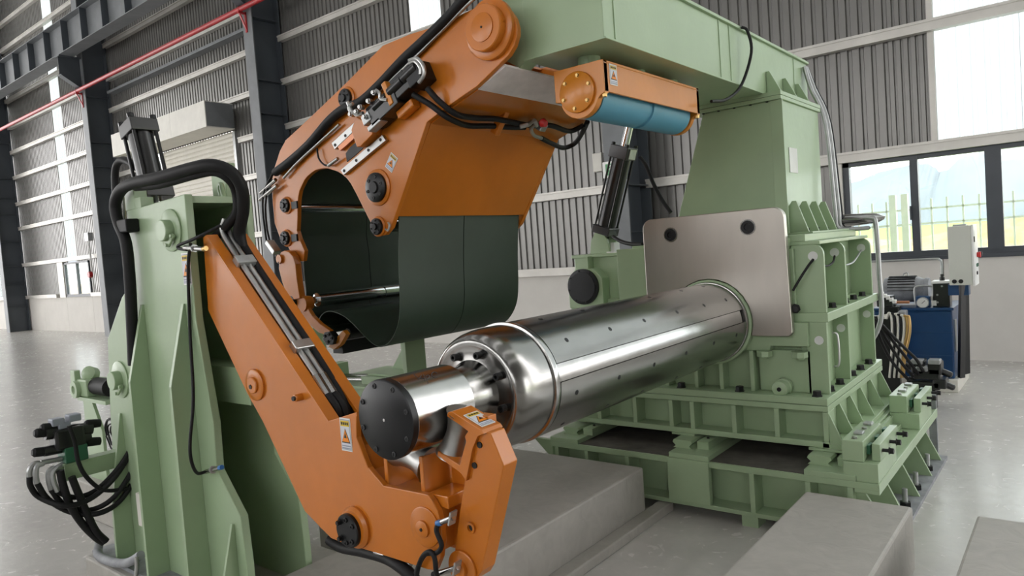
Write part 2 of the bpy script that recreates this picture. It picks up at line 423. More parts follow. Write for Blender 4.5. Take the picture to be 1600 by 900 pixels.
w2 = window('window_2', -27.0, -24.95, 1.2, 2.32, [-25.95], fw=.06)
struct(G().box(-27.55, -27.05, YW-.04, YW+.1, 1.16, 2.36).to('trim_%d' % (nt_+3), 'girt'))
w3 = window('window_3', -37.5, -31.6, 1.2, 2.32, [-35.5, -33.5], fw=.06)

# roller shutter with hood
d1 = thing('door_1', None, None, (-17.5, YW, 0), kind='structure')
z = 0.0
sl = G(); prof = [(0, 0), (.02, .012), (.06, .018), (.10, .012), (.115, 0)]
sv = [(xx_, YW+.02-dy, dz) for xx_ in (-19.35, -15.75) for dz, dy in prof]; n = len(prof)
me = bpy.data.meshes.new('slat'); me.from_pydata([(a+17.55, b-YW, c) for a, b, c in sv], [], [(i, i+1, n+i+1, n+i) for i in range(n-1)]); me.materials.append(MATS['shutter'])
while z < 4.9:
    link('shutter_slat', me, d1, (-17.55, YW, z)); z += .115
for a in (-15.75, -19.45): G().box(a, a+.10, YW-.05, YW+.06, 0, 4.92).to('guide_rail', 'galvanised', d1)
hd = thing('shutter_hood', 'cream sheet metal hood box above the roller shutter door', 'hood', (-18, 9, 4.93))
for a, b in ((-20.45, -18.8), (-18.795, -17.15), (-17.145, -15.5)):
    G().box(a, b, 8.58, 8.60, 4.93, 5.52).to('front_panel', 'hood', hd)
G().box(-20.45, -15.5, 8.60, YW-.12, 5.50, 5.52).to('top_panel', 'hood', hd)
G().box(-20.45, -15.5, 8.60, YW-.12, 4.93, 4.95).to('bottom_panel', 'hood', hd)
G().box(-15.52, -15.5, 8.60, YW-.12, 4.95, 5.50).to('end_panel', 'column_flange', hd)
G().box(-20.45, -20.43, 8.60, YW-.12, 4.95, 5.50).to('end_panel', 'hood', hd)
# exit sign and switch box
sg = thing('exit_sign', 'small green and white exit sign on the column behind the slanted cylinder', 'sign', (-5.27, 8.66, 2.4))
p = at(957, 263, 'Y', 8.64)
G().box(p.x-.15, p.x+.17, 8.63, 8.66, p.z-.12, p.z+.10).to('sign_board', 'white_plastic', sg)
G().box(p.x-.10, p.x+.15, 8.622, 8.629, p.z-.09, p.z+.065).to('sign_face', 'sign_green', sg)
# running figure and doorway on the sign
G().lathe([(.018, 0), (.018, .003)], (p.x-.02, 8.6215, p.z+.035), (0, -1, 0), 12).to('sign_figure_head', 'white_plastic', sg)
g = G()
for (a, b), (c, d) in (((-.02, .01), (0, -.03)), ((0, -.03), (.03, -.065)), ((0, -.03), (-.045, -.06)), ((-.01, .005), (-.05, -.01)), ((-.01, .005), (.03, .0))):
    u = Vector((c-a, 0, d-b)); g.obox((p.x+(a+c)/2, 8.62, p.z+(b+d)/2), u.normalized(), (0, 1, 0), u.normalized().cross(Vector((0, 1, 0))), u.length+.01, .002, .014)
g.to('sign_figure', 'white_plastic', sg)
G().box(p.x+.07, p.x+.12, 8.619, 8.622, p.z-.07, p.z+.05).to('sign_doorway', 'white_plastic', sg)
p = at(936, 252, 'Y', YW)
tag(G().box(p.x-.08, p.x+.08, YW-.06, YW+.02, p.z-.16, p.z+.12).to('switch_box', 'hood', bevel=.01), 'small cream box on the cladding beside the exit sign', 'switch box')

# outside: ground, embankment, fence, hills
struct(G().box(-260, 160, YW+.3, 400, -.35, -.15).to('ground_outside', 'grass'))
struct(G().box(-120, 60, 22, 24, -.15, -.10).to('path_outside', 'lower_wall'))
g = G(); pr = []
for k in range(120):
    x = -160+k*2.0; h = 1.0+.35*math.sin(k*1.3)+.25*math.sin(k*.47+1)+random.random()*.2
    pr.append((x, h))
v = []; f = []
for x, h in pr: v += [(x, 36, -.2), (x, 39, h), (x, 47, h*.95), (x, 52, -.2)]
for k in range(len(pr)-1):
    for j in range(3): f.append((4*k+j, 4*k+j+1, 4*k+j+5, 4*k+j+4))
g.add(v, f); tag(g.to('earth_bank', 'soil'), 'long bank of bare yellow earth beyond the white fence', 'earth bank')
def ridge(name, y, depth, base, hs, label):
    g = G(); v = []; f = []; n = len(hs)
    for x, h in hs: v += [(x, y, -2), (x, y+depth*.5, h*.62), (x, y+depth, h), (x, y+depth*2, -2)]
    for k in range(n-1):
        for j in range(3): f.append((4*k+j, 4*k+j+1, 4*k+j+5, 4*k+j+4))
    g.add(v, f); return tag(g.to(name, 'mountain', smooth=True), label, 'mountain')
def prof_from(pts, y):
    return [(at(x, yy, 'Y', y).x, at(x, yy, 'Y', y).z) for x, yy in pts]
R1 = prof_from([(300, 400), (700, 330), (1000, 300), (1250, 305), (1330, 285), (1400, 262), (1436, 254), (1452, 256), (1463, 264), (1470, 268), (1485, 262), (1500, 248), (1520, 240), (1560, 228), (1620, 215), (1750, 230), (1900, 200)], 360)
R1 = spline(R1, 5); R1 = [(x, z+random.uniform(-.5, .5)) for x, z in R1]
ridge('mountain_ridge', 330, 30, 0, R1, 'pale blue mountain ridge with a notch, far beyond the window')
# white fence outside the window
fn = thing('fence', 'white metal picket fence outside the window', 'fence', (-3, 15, -.15))
x = -13.0
pk = G().box(-.015, .015, -.015, .015, 0, 2.15); pme, pc = mk(pk.v, pk.f, 'fence_white')
while x < 4:
    if not -2.95 < x < -2.55: link('picket', pme, fn, (x, 15, -.15+pc.z))
    x += .245
for z in (1.55, 1.82, .25): G().box(-13, 4, 14.985, 15.012, z-.017, z+.017).to('rail', 'fence_white', fn)
for x in (-2.845, -2.645): G().box(x-.055, x+.055, 14.93, 15.07, -.15, 2.12).to('post', 'fence_white', fn)

# ================================================================= CONCRETE
def cblock(name, x0, x1, y0, y1, z0, z1, label):
    return tag(G().box(x0, x1, y0, y1, z0, z1).to(name, 'block', bevel=.012), label, 'concrete block')
tag(G().prism([(-2.70, .2), (-2.04, .2), (-2.04, 3.6), (-3.3, 3.6), (-3.3, 2.25), (-2.70, 2.25)], "Z", 0, .3).to("concrete_plinth", "block", bevel=.012), "wide concrete plinth block under the steel mandrel", "concrete block")
cblock('concrete_plinth', -1.133, -.66, .2, 3.605, 0, .3, 'narrow concrete plinth block ending at the bolted corner of the green machine base')
cblock('concrete_plinth', -.413, 3.0, .2, 3.62, 0, .3, 'concrete plinth block standing apart across the aisle from the green machine')
tag(G().box(-2.04, -1.955, .2, 3.78, 0, .055).to('concrete_kerb', 'block', bevel=.008), 'low concrete kerb along the foot of the wide plinth', 'kerb')
cblock("foundation_block", -4.06, -2.71, 1.365, 2.08, 0, .2, "dirty concrete foundation block under the green support post")

# ================================================================= GREEN MACHINE BASE (fixed frame)
base = thing('machine_base', 'green welded base frame with slide rails, bolted to the floor under the gearbox', 'machine base', (-1.8, 4.5, 0))
BX0, BX1, BY0, BY1 = -2.80, -.83, 3.74, 5.35
G().box(-2.78, -1.0, BY0+.12, BY1-.05, .06, .30).to('core_box', 'green', base)
G().box(BX0, -1.0, BY0, BY1, .06, .085).to('bottom_flange', 'green', base, .003)
# deck: thick top flange, stepped pads under the rails
G().box(BX0, BX1, BY0, BY1, .300, .335).to('top_flange', 'green', base, .003)
for x0, x1 in ((-2.80, -2.58), (-1.945, -1.70), (-1.18, -.93)):
    G().box(x0, x1, BY0-.003, BY1, .335, .365).to('rail_pad', 'green', base, .003)
G().box(-1.955, -1.70, BY0-.012, BY0+.03, .085, .335).to('front_plate', 'green', base, .003)
for x in (-2.755, -2.525, -2.23, -1.46, -1.165, -.96):
    G().box(x-.014, x+.014, BY0, BY0+.13, .085, .30).to('rib', 'green', base, .003)
G().prism([(-2.80, .335), (-2.95, .335), (-2.80, .20)], 'Y', BY0+.02, BY0+.05).to('end_gusset', 'green', base)
for x in (-2.6, -1.483, -1.1):
    G().box(x-.045, x+.045, BY0+.005, BY0+.12, 0, .06).to('foot', 'green', base)
    G().box(x-.045, x+.045, BY1-.2, BY1-.08, 0, .06).to('foot', 'green', base)
G().box(BX0+.01, BX1-.12, BY0+.012, BY1-.02, .335, .337).to('dusty_deck', 'dirt', base)
# right side: sole plate with sloped gussets and anchor bolts
G().box(-1.0, -.775, BY0+.42, 5.44, .0, .022).to('sole_plate', 'tarp_grey', base)
for y in (3.80, 4.17, 4.56, 4.97, 5.33):
    zb = .022 if y > 4.1 else .085
    G().prism([(-1.0, zb), (-.795, zb), (-.925, .30), (-1.0, .30)], 'Y', y-.009, y+.009).to('side_gusset', 'green', base)
for y in (4.36, 4.68, 5.08):
    ab = G().cyl((-.835, y, .022), (-.835, y, .125), .014, 14).to('anchor_bolt', 'galvanised', base, smooth=True)
    G().lathe([(.030, 0), (.030, .028)], (-.835, y, .022), (0, 0, 1), 6).to('anchor_nut', 'black_plate', ab)
# adjusting corner blocks on the right edge
def clampblock(y0, y1):
    G().box(-.99, -.83, y0-.01, y1+.01, .335, .43).to('block_seat', 'green', base, .003)
    cb = G().box(-.995, -.895, y0, y1, .43, .535).to('clamp_block', 'green', base, .004)
    G().box(-.995, -.895, y0-.001, y0+.1, .365, .43).to('clamp_block_foot', 'green', cb, .003)
    G().box(-.868, -.83, y0+.05, y1+.06, .43, .515).to('clamp_bar', 'green', base, .003)
    n = 4
    for k in range(n):
        y = y0+.05+(y1-y0-.1)*k/(n-1)
        if k in (1, 3):
            G().box(-.968, -.925, y-.025, y+.025, .5352, .548).to('clip', 'galvanised', cb, .003)
        bolt(cb, 'set_screw', (-.945, y, .535), (0, 0, 1), .013, .01, 'steel_dull')
    for k in range(3):
        y = y0+.10+(y1-y0-.06)*k/2
        G().cyl((-.83, y, .475), (-.79, y, .475), .009, 10).to('screw_shank', 'bolt_black', base)
        bolt(base, 'screw_head', (-.80, y, .475), (1, 0, 0), .016, .022)
        G().box(-.896, -.880, y-.03, y+.03, .455, .50).to('side_pad', 'green_dark', cb)
clampblock(3.76, 4.16); clampblock(4.86, 5.26)
# right ledge beam under the blocks
G().box(-.94, -.826, BY0+.001, 5.46, .28, .3349).to('side_beam', 'green', base, .003)
G().box(-.875, -.829, 5.44, 5.47, .0, .43).to('end_post', 'tarp_grey', base)
# linear rails carrying the slide
for x in (-2.70, -1.905, -1.13):
    pr = [(x-.06, .365), (x-.042, .378), (x-.062, .398), (x-.055, .412), (x+.055, .412), (x+.062, .398), (x+.042, .378), (x+.06, .365)]
    G().prism(pr, 'Y', BY0+.10, BY1-.1).to('slide_rail', 'green', base)
    G().box(x+.085, x+.155, BY0+.12, BY1-.2, .3655, .410).to('rail_clamp', 'green', base)
    for k in range(6): bolt(base, 'rail_bolt', (x+.12, BY0+.2+k*.2, .4101), (0, 0, 1), .008, .008)

# ================================================================= SLIDE + GEARBOX
gb = thing('gearbox_housing', 'tall ribbed green gearbox housing on its sliding frame, behind the steel plate', 'gearbox', (-1.75, 4.6, .415))
SY0, SY1, SX0, SX1 = 3.95, 5.25, -2.75, -1.105
G().box(SX0+.02, SX1-.02, SY0+.11, SY1-.04, .455, .615).to('slide_core', 'green', gb)
G().box(SX0, SX1, SY0, SY1, .655, .694).to('slide_top_flange', 'green', gb, .003)
G().box(SX0, SX1+.001, SY0+.004, SY1, .620, .652).to('slide_flange', 'green', gb, .003)
G().box(SX0, SX1, SY0, SY1, .425, .458).to('slide_bottom_flange', 'green', gb, .003)
G().box(-1.21, -1.0, SY0-.02, SY1, .413, .4255).to('slide_shoe', 'green', gb, .002)
G().box(-2.02, -1.87, SY0-.01, SY1, .413, .4255).to('slide_shoe', 'green', gb, .002)
for x in (-2.54, -2.273, -2.022, -1.883, -1.625, -1.379, -1.119):
    G().box(x-.014, x+.014, SY0, SY0+.12, .458, .620).to('front_rib', 'green', gb, .003)
# sloped ribs on the right
G().box(-1.14, -1.02, SY0, SY1, .425, .452).to('side_shelf', 'green', gb, .002)
for y in (3.965, 4.19, 4.42, 4.66, 4.92, 5.2):
    G().prism([(-1.135, .452), (-1.035, .452), (-1.108, .62), (-1.135, .62)], 'Y', y-.006, y+.006).to('side_rib', 'green', gb)
# lower gearbox
GX0, GX1, GY0, GY1 = -2.40, -1.125, 4.08, 5.18
G().box(GX0, GX1-.10, GY0+.03, GY1-.02, .694, 1.155).to('lower_case', 'green', gb)
G().box(-1.50, -1.215, GY0-.012, GY0+.04, .694, .93).to('lower_front_panel', 'green', gb, .003)
for y in (4.09, 4.53, 5.17):
    G().box(GX1-.14, GX1, y-.012, y+.012, .694, 1.09).to('lower_side_rib', 'green', gb, .003)
G().box(GX1-.10, GX1-.085, GY0, GY1, .694, 1.09).to('lower_side_wall', 'green', gb)
for x in (-1.22,):
    G().box(x-.012, GX1+.002, GY0-.012, GY0-.004, .694, 1.09).to('corner_plate', 'green', gb, .003)
for x in (-2.07, -1.875, -1.715, -1.53):
    G().box(x-.012, x+.012, GY0-.06, GY0+.03, .694, .93).to('front_web', 'green', gb, .003)
# ledge between lower and upper part
G().box(GX0, GX1+.012, GY0-.01, GY1+.09, 1.09, 1.14).to('ledge', 'green', gb, .003)
G().prism([(-2.35, .925), (-1.425, .93), (-1.42, .958), (-1.214, .958), (-1.214, 1.09), (-2.35, 1.09)], 'Y', GY0-.045, GY0+.04).to('bearing_front', 'green', gb, .003)
G().box(-2.38, -1.30, GY0-.045, GY0+.04, 1.09, 1.56).to('upper_front', 'green', gb, .003)
# upper gearbox
G().box(GX0, GX1-.14, GY0+.03, GY1-.02, 1.14, 1.53).to('upper_case', 'green', gb)
for y in (4.10, 4.53, 5.17):
    o_ = []
    for a in range(7):
        t = math.pi/2*a/6; o_.append((GX1-.05+.05*math.sin(t), 1.46+.055*math.cos(t)))
    G().prism([(GX1-.17, 1.14), (GX1-.17, 1.515)] + o_ + [(GX1, 1.14)], 'Y', y-.012, y+.012).to('upper_side_rib', 'green', gb, .002)
    G().lathe([(.026, -.0135), (.026, .0135)], (GX1-.055, y, 1.452), (0, 1, 0), 20).to('lifting_hole', 'paper', gb)
for y in (4.24, 4.84): G().lathe([(.03, 0), (.03, .004)], (GX1-.14, y, 1.46), (1, 0, 0), 20).to('plug_cover', 'paper', gb)
G().box(GX1-.145, GX1-.13, GY0+.02, GY1, 1.14, 1.52).to('upper_side_wall', 'green', gb)
G().box(GX0, GX1-.02, GY0+.02, GY1+.02, 1.515, 1.535).to('top_cover', 'green', gb, .003)
G().box(-2.30, -1.22, GY0+.02, GY1+.03, 1.535, 1.575).to('top_deck', 'green', gb, .003)
G().box(-1.33, GX1-.15, GY0-.02, GY0+.03, 1.155, 1.50).to('front_cover', 'green', gb, .006)
for y, x in ((4.16, -1.165), (4.36, -1.165), (4.64, -1.165), (4.84, -1.165), (5.06, -1.165)):
    bolt(gb, 'ledge_bolt', (x, y, 1.14), (0, 0, 1), .022, .028)
    bolt(gb, 'flange_bolt', (x+.02, y, .694), (0, 0, 1), .024, .030)
for x in (-1.6, -1.965, -1.17): bolt(gb, 'front_bolt', (x, 4.0, .694), (0, 0, 1), .024, .030)
bolt(gb, 'cover_bolt', (-1.27, GY0-.045, 1.17), (0, -1, 0), .022, .02)
# holes and plugs
for y, z in ((4.068, 1.02),):
    G().lathe([(.024, 0), (.024, .003)], (-1.165, y, z-.03), (0, -1, 0), 20).to('inspection_hole', 'paper', gb)
for y, z in ((4.517, 1.0), (5.157, 1.01)):
    G().lathe([(.024, 0), (.024, .003)], (-1.165, y, z), (0, -1, 0), 20).to('inspection_hole', 'paper', gb)
for x in (-1.455, -1.26):
    G().lathe([(.045, 0), (.045, .03), (.03, .031), (.02, .045)], (x, GY0-.05, .93), (0, 0, -1), 8).to('drain_plug', 'green', gb)
kn = G().lathe([(.05, 0), (.05, .03), (.042, .032), (.042, .085), (.034, .09)], (-1.363, GY0-.02, .725), (0, -1, 0), 24).to('pin_boss', 'green', gb, smooth=True)
G().lathe([(.012, 0), (.012, .004)], (-1.363, GY0-.11, .725), (0, -1, 0), 12).to('pin_hole', 'black_plate', kn)
G().tube([(GX1+.004, 4.17, .83), (GX1+.03, 4.17, .85), (GX1+.03, 4.17, 1.0), (GX1+.004, 4.17, 1.02)], .006, 8).to('oil_gauge', 'steel_dull', gb)
G().box(GX1-.09, GX1-.08, 4.15, 4.19, .83, 1.02).to('gauge_back', 'paper', gb)
MZ = 1.098
# flange round the mandrel
G().lathe([(.250, 0), (.250, .05), (.244, .056), (.23, .06)], (-1.75, 4.03, MZ), (0, -1, 0), 64).to('mandrel_flange', 'green', gb, smooth=True)
# side box with black round flange
sb = thing('side_gear_box', 'green gear box with a black round flange cover, left of the steel plate', 'gear box', (-2.9, 4.8, .694))
Yb = 4.55
G().box(-3.06, -2.401, Yb, 5.1, 1.09, 1.53).to('case', 'green', sb, .012)
G().box(-3.07, -2.401, Yb-.02, 5.12, 1.51, 1.535).to('lid', 'green', sb, .004)
G().box(-3.09, -2.401, Yb-.04, Yb+.1, .72, 1.20).to('lower_case', 'green', sb, .006)
G().prism([(-3.06, 1.14), (-3.06, 1.36), (-2.99, 1.43), (-2.83, 1.43), (-2.76, 1.36), (-2.76, 1.14)], 'Y', Yb-.10, Yb).to('flange_housing', 'green', sb, .006)
G().box(-2.90, -2.885, Yb-.08, Yb, 1.43, 1.52).to('web', 'green', sb)
fl = G().lathe([(.132, 0), (.132, .02), (.11, .022), (.11, .026)], (-2.92, Yb-.10, 1.30), (0, -1, 0), 40).to('flange_cover', 'black_plate', sb, smooth=True)
for k in range(8):
    a = k*math.pi/4+.2; bolt(fl, 'flange_screw', (-2.92+.118*math.cos(a), Yb-.12, 1.30+.118*math.sin(a)), (0, -1, 0), .008, .006, hexa=False)
for x in (-3.05, -2.66): bolt(sb, 'cover_bolt', (x, Yb-.04, 1.165), (0, -1, 0), .022, .022)
# clevis of the cylinder
for y in (Yb+.04, Yb+.16):
    G().prism([(-2.93, 1.535), (-2.915, 1.63), (-2.87, 1.70), (-2.81, 1.70), (-2.77, 1.62), (-2.76, 1.535)], 'Y', y-.012, y+.012).to('clevis_plate', 'green', sb, .002)
G().box(-2.78, -2.70, Yb+.02, Yb+.18, 1.535, 1.545).to('clevis_foot', 'paper', sb)
G().box(-2.765, -2.735, Yb+.06, Yb+.14, 1.545, 1.61).to('clevis_rib', 'paper', sb)
cyl = thing('lift_cylinder', 'slanted black hydraulic cylinder with chrome rod under the blue roller', 'hydraulic cylinder', (-2.84, Yb+.1, 1.66))
A = Vector((-2.84, Yb+.10, 1.665)); B = at(975, 232, 'Y', Yb+.10); d = (B-A).normalized(); s = d.cross(Vector((0, 1, 0))).normalized(); t_ = Vector((0, 1, 0))
Lc = (B-A).length
G().cyl(A+d*.06, A+d*(Lc-.04), .067, 28).to('barrel', 'black_paint', cyl, smooth=True)
G().obox(A+d*.045, d, s, t_, .06, .15, .15).to('rear_cap', 'black_paint', cyl, .004)
G().obox(A+d*(Lc-.03), d, s, t_, .09, .15, .15).to('front_cap', 'black_paint', cyl, .004)
for i in (-1, 1):
    for j in (-1, 1):
        tr = G().cyl(A+d*.02+s*(i*.06)+t_*(j*.06), A+d*(Lc+.035)+s*(i*.06)+t_*(j*.06), .008, 10).to('tie_rod', 'black_paint', cyl)
        G().cyl(A+d*(Lc+.016)+s*(i*.06)+t_*(j*.06), A+d*(Lc+.034)+s*(i*.06)+t_*(j*.06), .014, 6).to('tie_nut', 'bolt_black', tr)
G().obox(A+d*(Lc-.03)+s*-.079, d, s, t_, .07, .008, .09).to('port_plate', 'galvanised', cyl)
G().cyl(A+d*(Lc), A+d*(Lc+.34), .032, 20).to('piston_rod', 'chrome', cyl, smooth=True)
G().obox(A+d*.0, d, s, t_, .09, .05, .06).to('rod_eye', 'black_paint', cyl)

# ================================================================= STEEL PUSHER PLATE
pp = thing('pusher_plate', 'brushed steel plate with rounded corners standing behind the mandrel', 'steel plate', (-1.72, 3.99, 1.03))
def rrect(x0, x1, z0, z1, r, n=6):
    o = []
    for cx, cz, a0 in ((x1-r, z1-r, 0), (x0+r, z1-r, 1), (x0+r, z0+r, 2), (x1-r, z0+r, 3)):
        for k in range(n+1): a = math.pi/2*(a0+k/n); o.append((cx+r*math.cos(a), cz+r*math.sin(a)))
    return o
R_ = .254; ol = [(-2.154, 1.09)]
for k in range(7): a = math.pi-math.pi/2*k/6; ol.append((-2.094+.06*math.cos(a), 1.672+.06*math.sin(a)))
for k in range(7): a = math.pi/2-math.pi/2*k/6; ol.append((-1.352+.06*math.cos(a), 1.676+.06*math.sin(a)))
ol += [(-1.28, 1.04), (-1.30, 1.02), (-1.50, 1.02)]
for k in range(17):
    a = -math.asin(.078/R_)+(math.pi+2*math.asin(.078/R_)-.0)*k/16
    ol.append((-1.75+R_*math.cos(a), MZ+R_*math.sin(a)))
ol.append((-2.0, 1.02)); ol.append((-2.14, 1.02))
G().prism(ol, 'Y', 3.985, 4.03).to('plate', 'steel_plate', pp, .004)
for x, z in ((-1.966, 1.628), (-1.493, 1.637)):
    rg = G().lathe([(.045, 0), (.045, .003), (.038, .003), (.038, 0)], (x, 3.9845, z), (0, -1, 0), 28).to('bolt_recess', 'steel_bright', pp)
    G().lathe([(.037, 0), (.037, .008), (.02, .008), (.018, .001)], (x, 3.984, z), (0, -1, 0), 28).to('socket_bolt', 'black_plate', rg)

# ================================================================= MANDREL
md = thing('mandrel', 'long polished steel expanding mandrel with segments and a domed shoulder', 'mandrel', (-1.75, 2.7, MZ))
MX, MR = -1.75, .231
C0 = (MX, 0, MZ); DY = (0, 1, 0)
def arcseg(a0, a1, r0, r1, y0, y1, n):
    g = G(); v = []; f = []
    for k in range(n+1):
        a = a0+(a1-a0)*k/n; c, s_ = math.cos(a), math.sin(a)
        for r in (r0, r1):
            for y in (y0, y1): v.append((MX+r*c, y, MZ+r*s_))
    for k in range(n):
        b = 4*k; e = b+4
        f += [(b+2, b+3, e+3, e+2), (b, e, e+1, b+1), (b, b+2, e+2, e), (b+1, e+1, e+3, b+3)]
    f += [(0, 1, 3, 2), (4*n, 4*n+2, 4*n+3, 4*n+1)]
    return g.add(v, f)
dg = math.radians
# angle 0 = +X, 90 = up ; key strips between the segments
keys = [dg(11.2), dg(101.2), dg(191.2), dg(281.2)]
kw = dg(9.0)
for k in range(4):
    a0 = keys[k]+kw; a1 = keys[k]+dg(90)-kw
    sg_ = arcseg(a0, a1, MR-.06, MR, 2.12, 3.95, 24).to('segment', 'steel', md, smooth=True)
    for j in range(6):
        for row in (.27, .80):
            a = a0+(a1-a0)*row; y = 2.24+j*.315+random.uniform(-.03, .03)
            n_ = Vector((math.cos(a), 0, math.sin(a)))
            G().lathe([(.010, 0), (.010, .0012), (.004, .0012)], Vector((MX, y, MZ))+n_*(MR-.0004), n_, 12).to('screw_hole', 'black_plate', sg_)
    ks = arcseg(keys[k]-kw+.012, keys[k]+kw-.012, MR-.06, MR-.003, 2.12, 3.90, 8).to('key_strip', 'steel_bright', md, smooth=True)
    n_ = Vector((math.cos(keys[k]), 0, math.sin(keys[k])))
    for y in (2.17, 2.55, 2.92, 3.85):
        G().lathe([(.011, 0), (.011, .0012), (.004, .0012)], Vector((MX, y, MZ))+n_*(MR-.0046), n_, 12).to('screw_hole', 'black_plate', ks)
G().lathe([(MR-.058, 2.08), (MR-.058, 3.99)], C0, DY, 48).to('core', 'steel_dull', md, smooth=True)
G().lathe([(MR-.02, 3.95), (MR+.004, 3.955), (MR+.008, 3.975), (MR+.004, 4.005)], C0, DY, 64).to('rear_ring', 'steel', md, smooth=True)
dome = [(.085, 1.765), (.098, 1.768), (.104, 1.80), (.108, 1.86), (.122, 1.892), (.150, 1.898), (.172, 1.894), (.188, 1.891), (.200, 1.897), (.212, 1.914), (.220, 1.94), (.2250, 1.975), (.2265, 2.02), (.2265, 2.075), (.222, 2.08), (.222, 2.10), (.17, 2.10)]
G().lathe(dome, C0, DY, 64).to('shoulder', 'steel', md, smooth=True)
G().lathe([(MR-.01, 2.082), (MR+.003, 2.085), (MR+.004, 2.10), (MR+.001, 2.115), (MR-.02, 2.115)], C0, DY, 64, caps=False).to('shoulder_ring', 'steel_bright', md, smooth=True)
for k in range(8):
    a = dg(28+45*k); bolt(md, 'shoulder_bolt', (MX+.147*math.cos(a), 1.898, MZ+.147*math.sin(a)), (0, -1, 0), .014, .026, hexa=False)
SR = .128
G().lathe([(.085, 1.80), (.10, 1.768), (SR-.008, 1.766), (SR, 1.758), (SR, 1.50), (SR-.004, 1.496)], C0, DY, 64).to('shaft', 'steel_bright', md, smooth=True)
cap = G().lathe([(.10, 1.496), (SR+.0015, 1.497), (SR+.0015, 1.474), (SR-.004, 1.470)], C0, DY, 64).to('end_cap', 'black_plate', md, smooth=True)
for k in range(8):
    a = dg(45*k+18); bolt(cap, 'cap_screw', (MX+.112*math.cos(a), 1.4705, MZ+.112*math.sin(a)), (0, -1, 0), .009, .003, 'bolt_black', False)
G().lathe([(.005, 0), (.005, .002)], (MX, 1.470, MZ), (0, -1, 0), 10).to('centre_mark', 'steel_bright', cap)

# marker scribble on the shaft
def on_shaft(x, y):
    d = ray(x, y); a = d.x**2+d.z**2; ex, ez = CAM.x-MX, CAM.z-MZ; b = ex*d.x+ez*d.z; c = ex*ex+ez*ez-(SR+.0006)**2
    t = (-b-math.sqrt(max(b*b-a*c, 0)))/a; return CAM+d*t
def strokes(ls, name):
    g = G()
    for l in ls: g.tube([on_shaft(x, y) for x, y in l], .0010, 5, 3, len(l) > 3)
    g.to(name, 'marker', md)
strokes([[(647, 585), (654, 592)], [(654, 592), (657, 588)]], 'marker_letter_v')
strokes([[(658, 586), (657, 591), (663, 591)], [(662, 585), (664, 595)]], 'marker_letter_four')
strokes([[(665, 588), (669, 599)], [(665, 588), (669, 586), (671, 589), (668, 592)]], 'marker_letter_p')
strokes([[(683, 583), (679, 581), (675, 583), (675, 587), (679, 590), (683, 589)]], 'marker_letter_c')
# ================================================================= GANTRY COLUMN AND BEAM
gf = thing('gantry_frame', 'green gantry: tapered box column on the gearbox carrying a cantilever beam', 'gantry', (-1.7, 4.7, 1.575))
CY0, CY1 = 4.35, 5.10
zt, zb = 2.375, 1.575
xl_t, xl_b, xr = -1.875, -2.14, -1.392
G().prism([(xl_b, zb), (xr, zb), (xr, zt), (xl_t, zt)], 'Y', CY0, CY1).to('column', 'green', gf, .004)
G().box(xr-.06, xr+.012, CY0-.012, CY0+.006, zb, zt).to('corner_strip', 'green', gf, .002)
G().box(-2.25, -1.24, CY0-.03, CY1+.03, zb, zb+.012).to('foot_plate', 'green', gf, .002)
for y in (4.40, 4.60, 4.80, 5.0):
    G().prism([(xr, zb+.012), (xr+.11, zb+.012), (xr+.045, zb+.20), (xr+.02, zb+.20), (xr, zb+.17)], 'Y', y-.008, y+.008).to('foot_gusset', 'green', gf, .002)
    bolt(gf, 'foot_bolt', (xr+.07, y+.09, zb+.012), (0, 0, 1), .018, .022)
G().box(xl_t-.07, xr+.012, CY0-.03, CY1+.02, zt, zt+.022).to('column_flange', 'green', gf, .002)
G().box(xl_t-.07, xr+.012, CY0-.03, CY1+.02, zt+.024, zt+.048).to('beam_flange', 'green', gf, .002)
for k in range(5): bolt(gf, 'flange_bolt', (-1.87+k*.1, CY0-.005, zt+.0239), (0, 0, -1), .008, .03)
for k in range(4): bolt(gf, 'flange_bolt', (xr-.01, CY0+.1+k*.18, zt+.048), (0, 0, 1), .008, .01)
bx0, bx1, bz0, bz1, by0, by1 = -1.885, -1.49, 2.425, 2.735, 2.54, 5.24
G().box(bx0, bx1, by0, by1, bz0, bz1).to('beam', 'green', gf, .004)
G().box(bx0-.012, bx1+.014, by0-.005, by1+.01, bz1, bz1+.016).to('beam_top_plate', 'green', gf, .002)
G().box(bx0-.012, bx1+.010, by0-.003, by1, bz0-.004, bz0+.004).to('beam_bottom_plate', 'green', gf, .002)
for y in (2.63, 3.72, 3.86, 4.95): G().box(bx1, bx1+.004, y-.004, y+.004, bz0+.01, bz1).to('weld_seam', 'green', gf)
for y in (4.42, 4.72, 4.98):
    G().prism([(bx1, zt+.048), (bx1+.09, zt+.048), (bx1+.02, zt+.19), (bx1, zt+.19)], 'Y', y-.007, y+.007).to('beam_gusset', 'green', gf, .002)
# pivot bracket at the beam nose
G().prism([(-1.885, 2.425), (-1.93, 2.40), (-2.02, 2.46), (-2.10, 2.60), (-2.02, 2.72), (-1.885, 2.735)], 'Y', by0+.005, by0+.09).to('pivot_bracket', 'green', gf, .003)
G().prism([(-1.885, 2.425), (-1.93, 2.40), (-2.02, 2.46), (-2.10, 2.60), (-2.02, 2.72), (-1.885, 2.735)], 'Y', 3.3, 3.39).to('pivot_bracket', 'green', gf, .003)
# name plate and lever on the column side
sd = G().box(xr+.001, xr+.004, 4.45, 4.60, 1.95, 2.10).to('paper_notice', 'paper', gf)
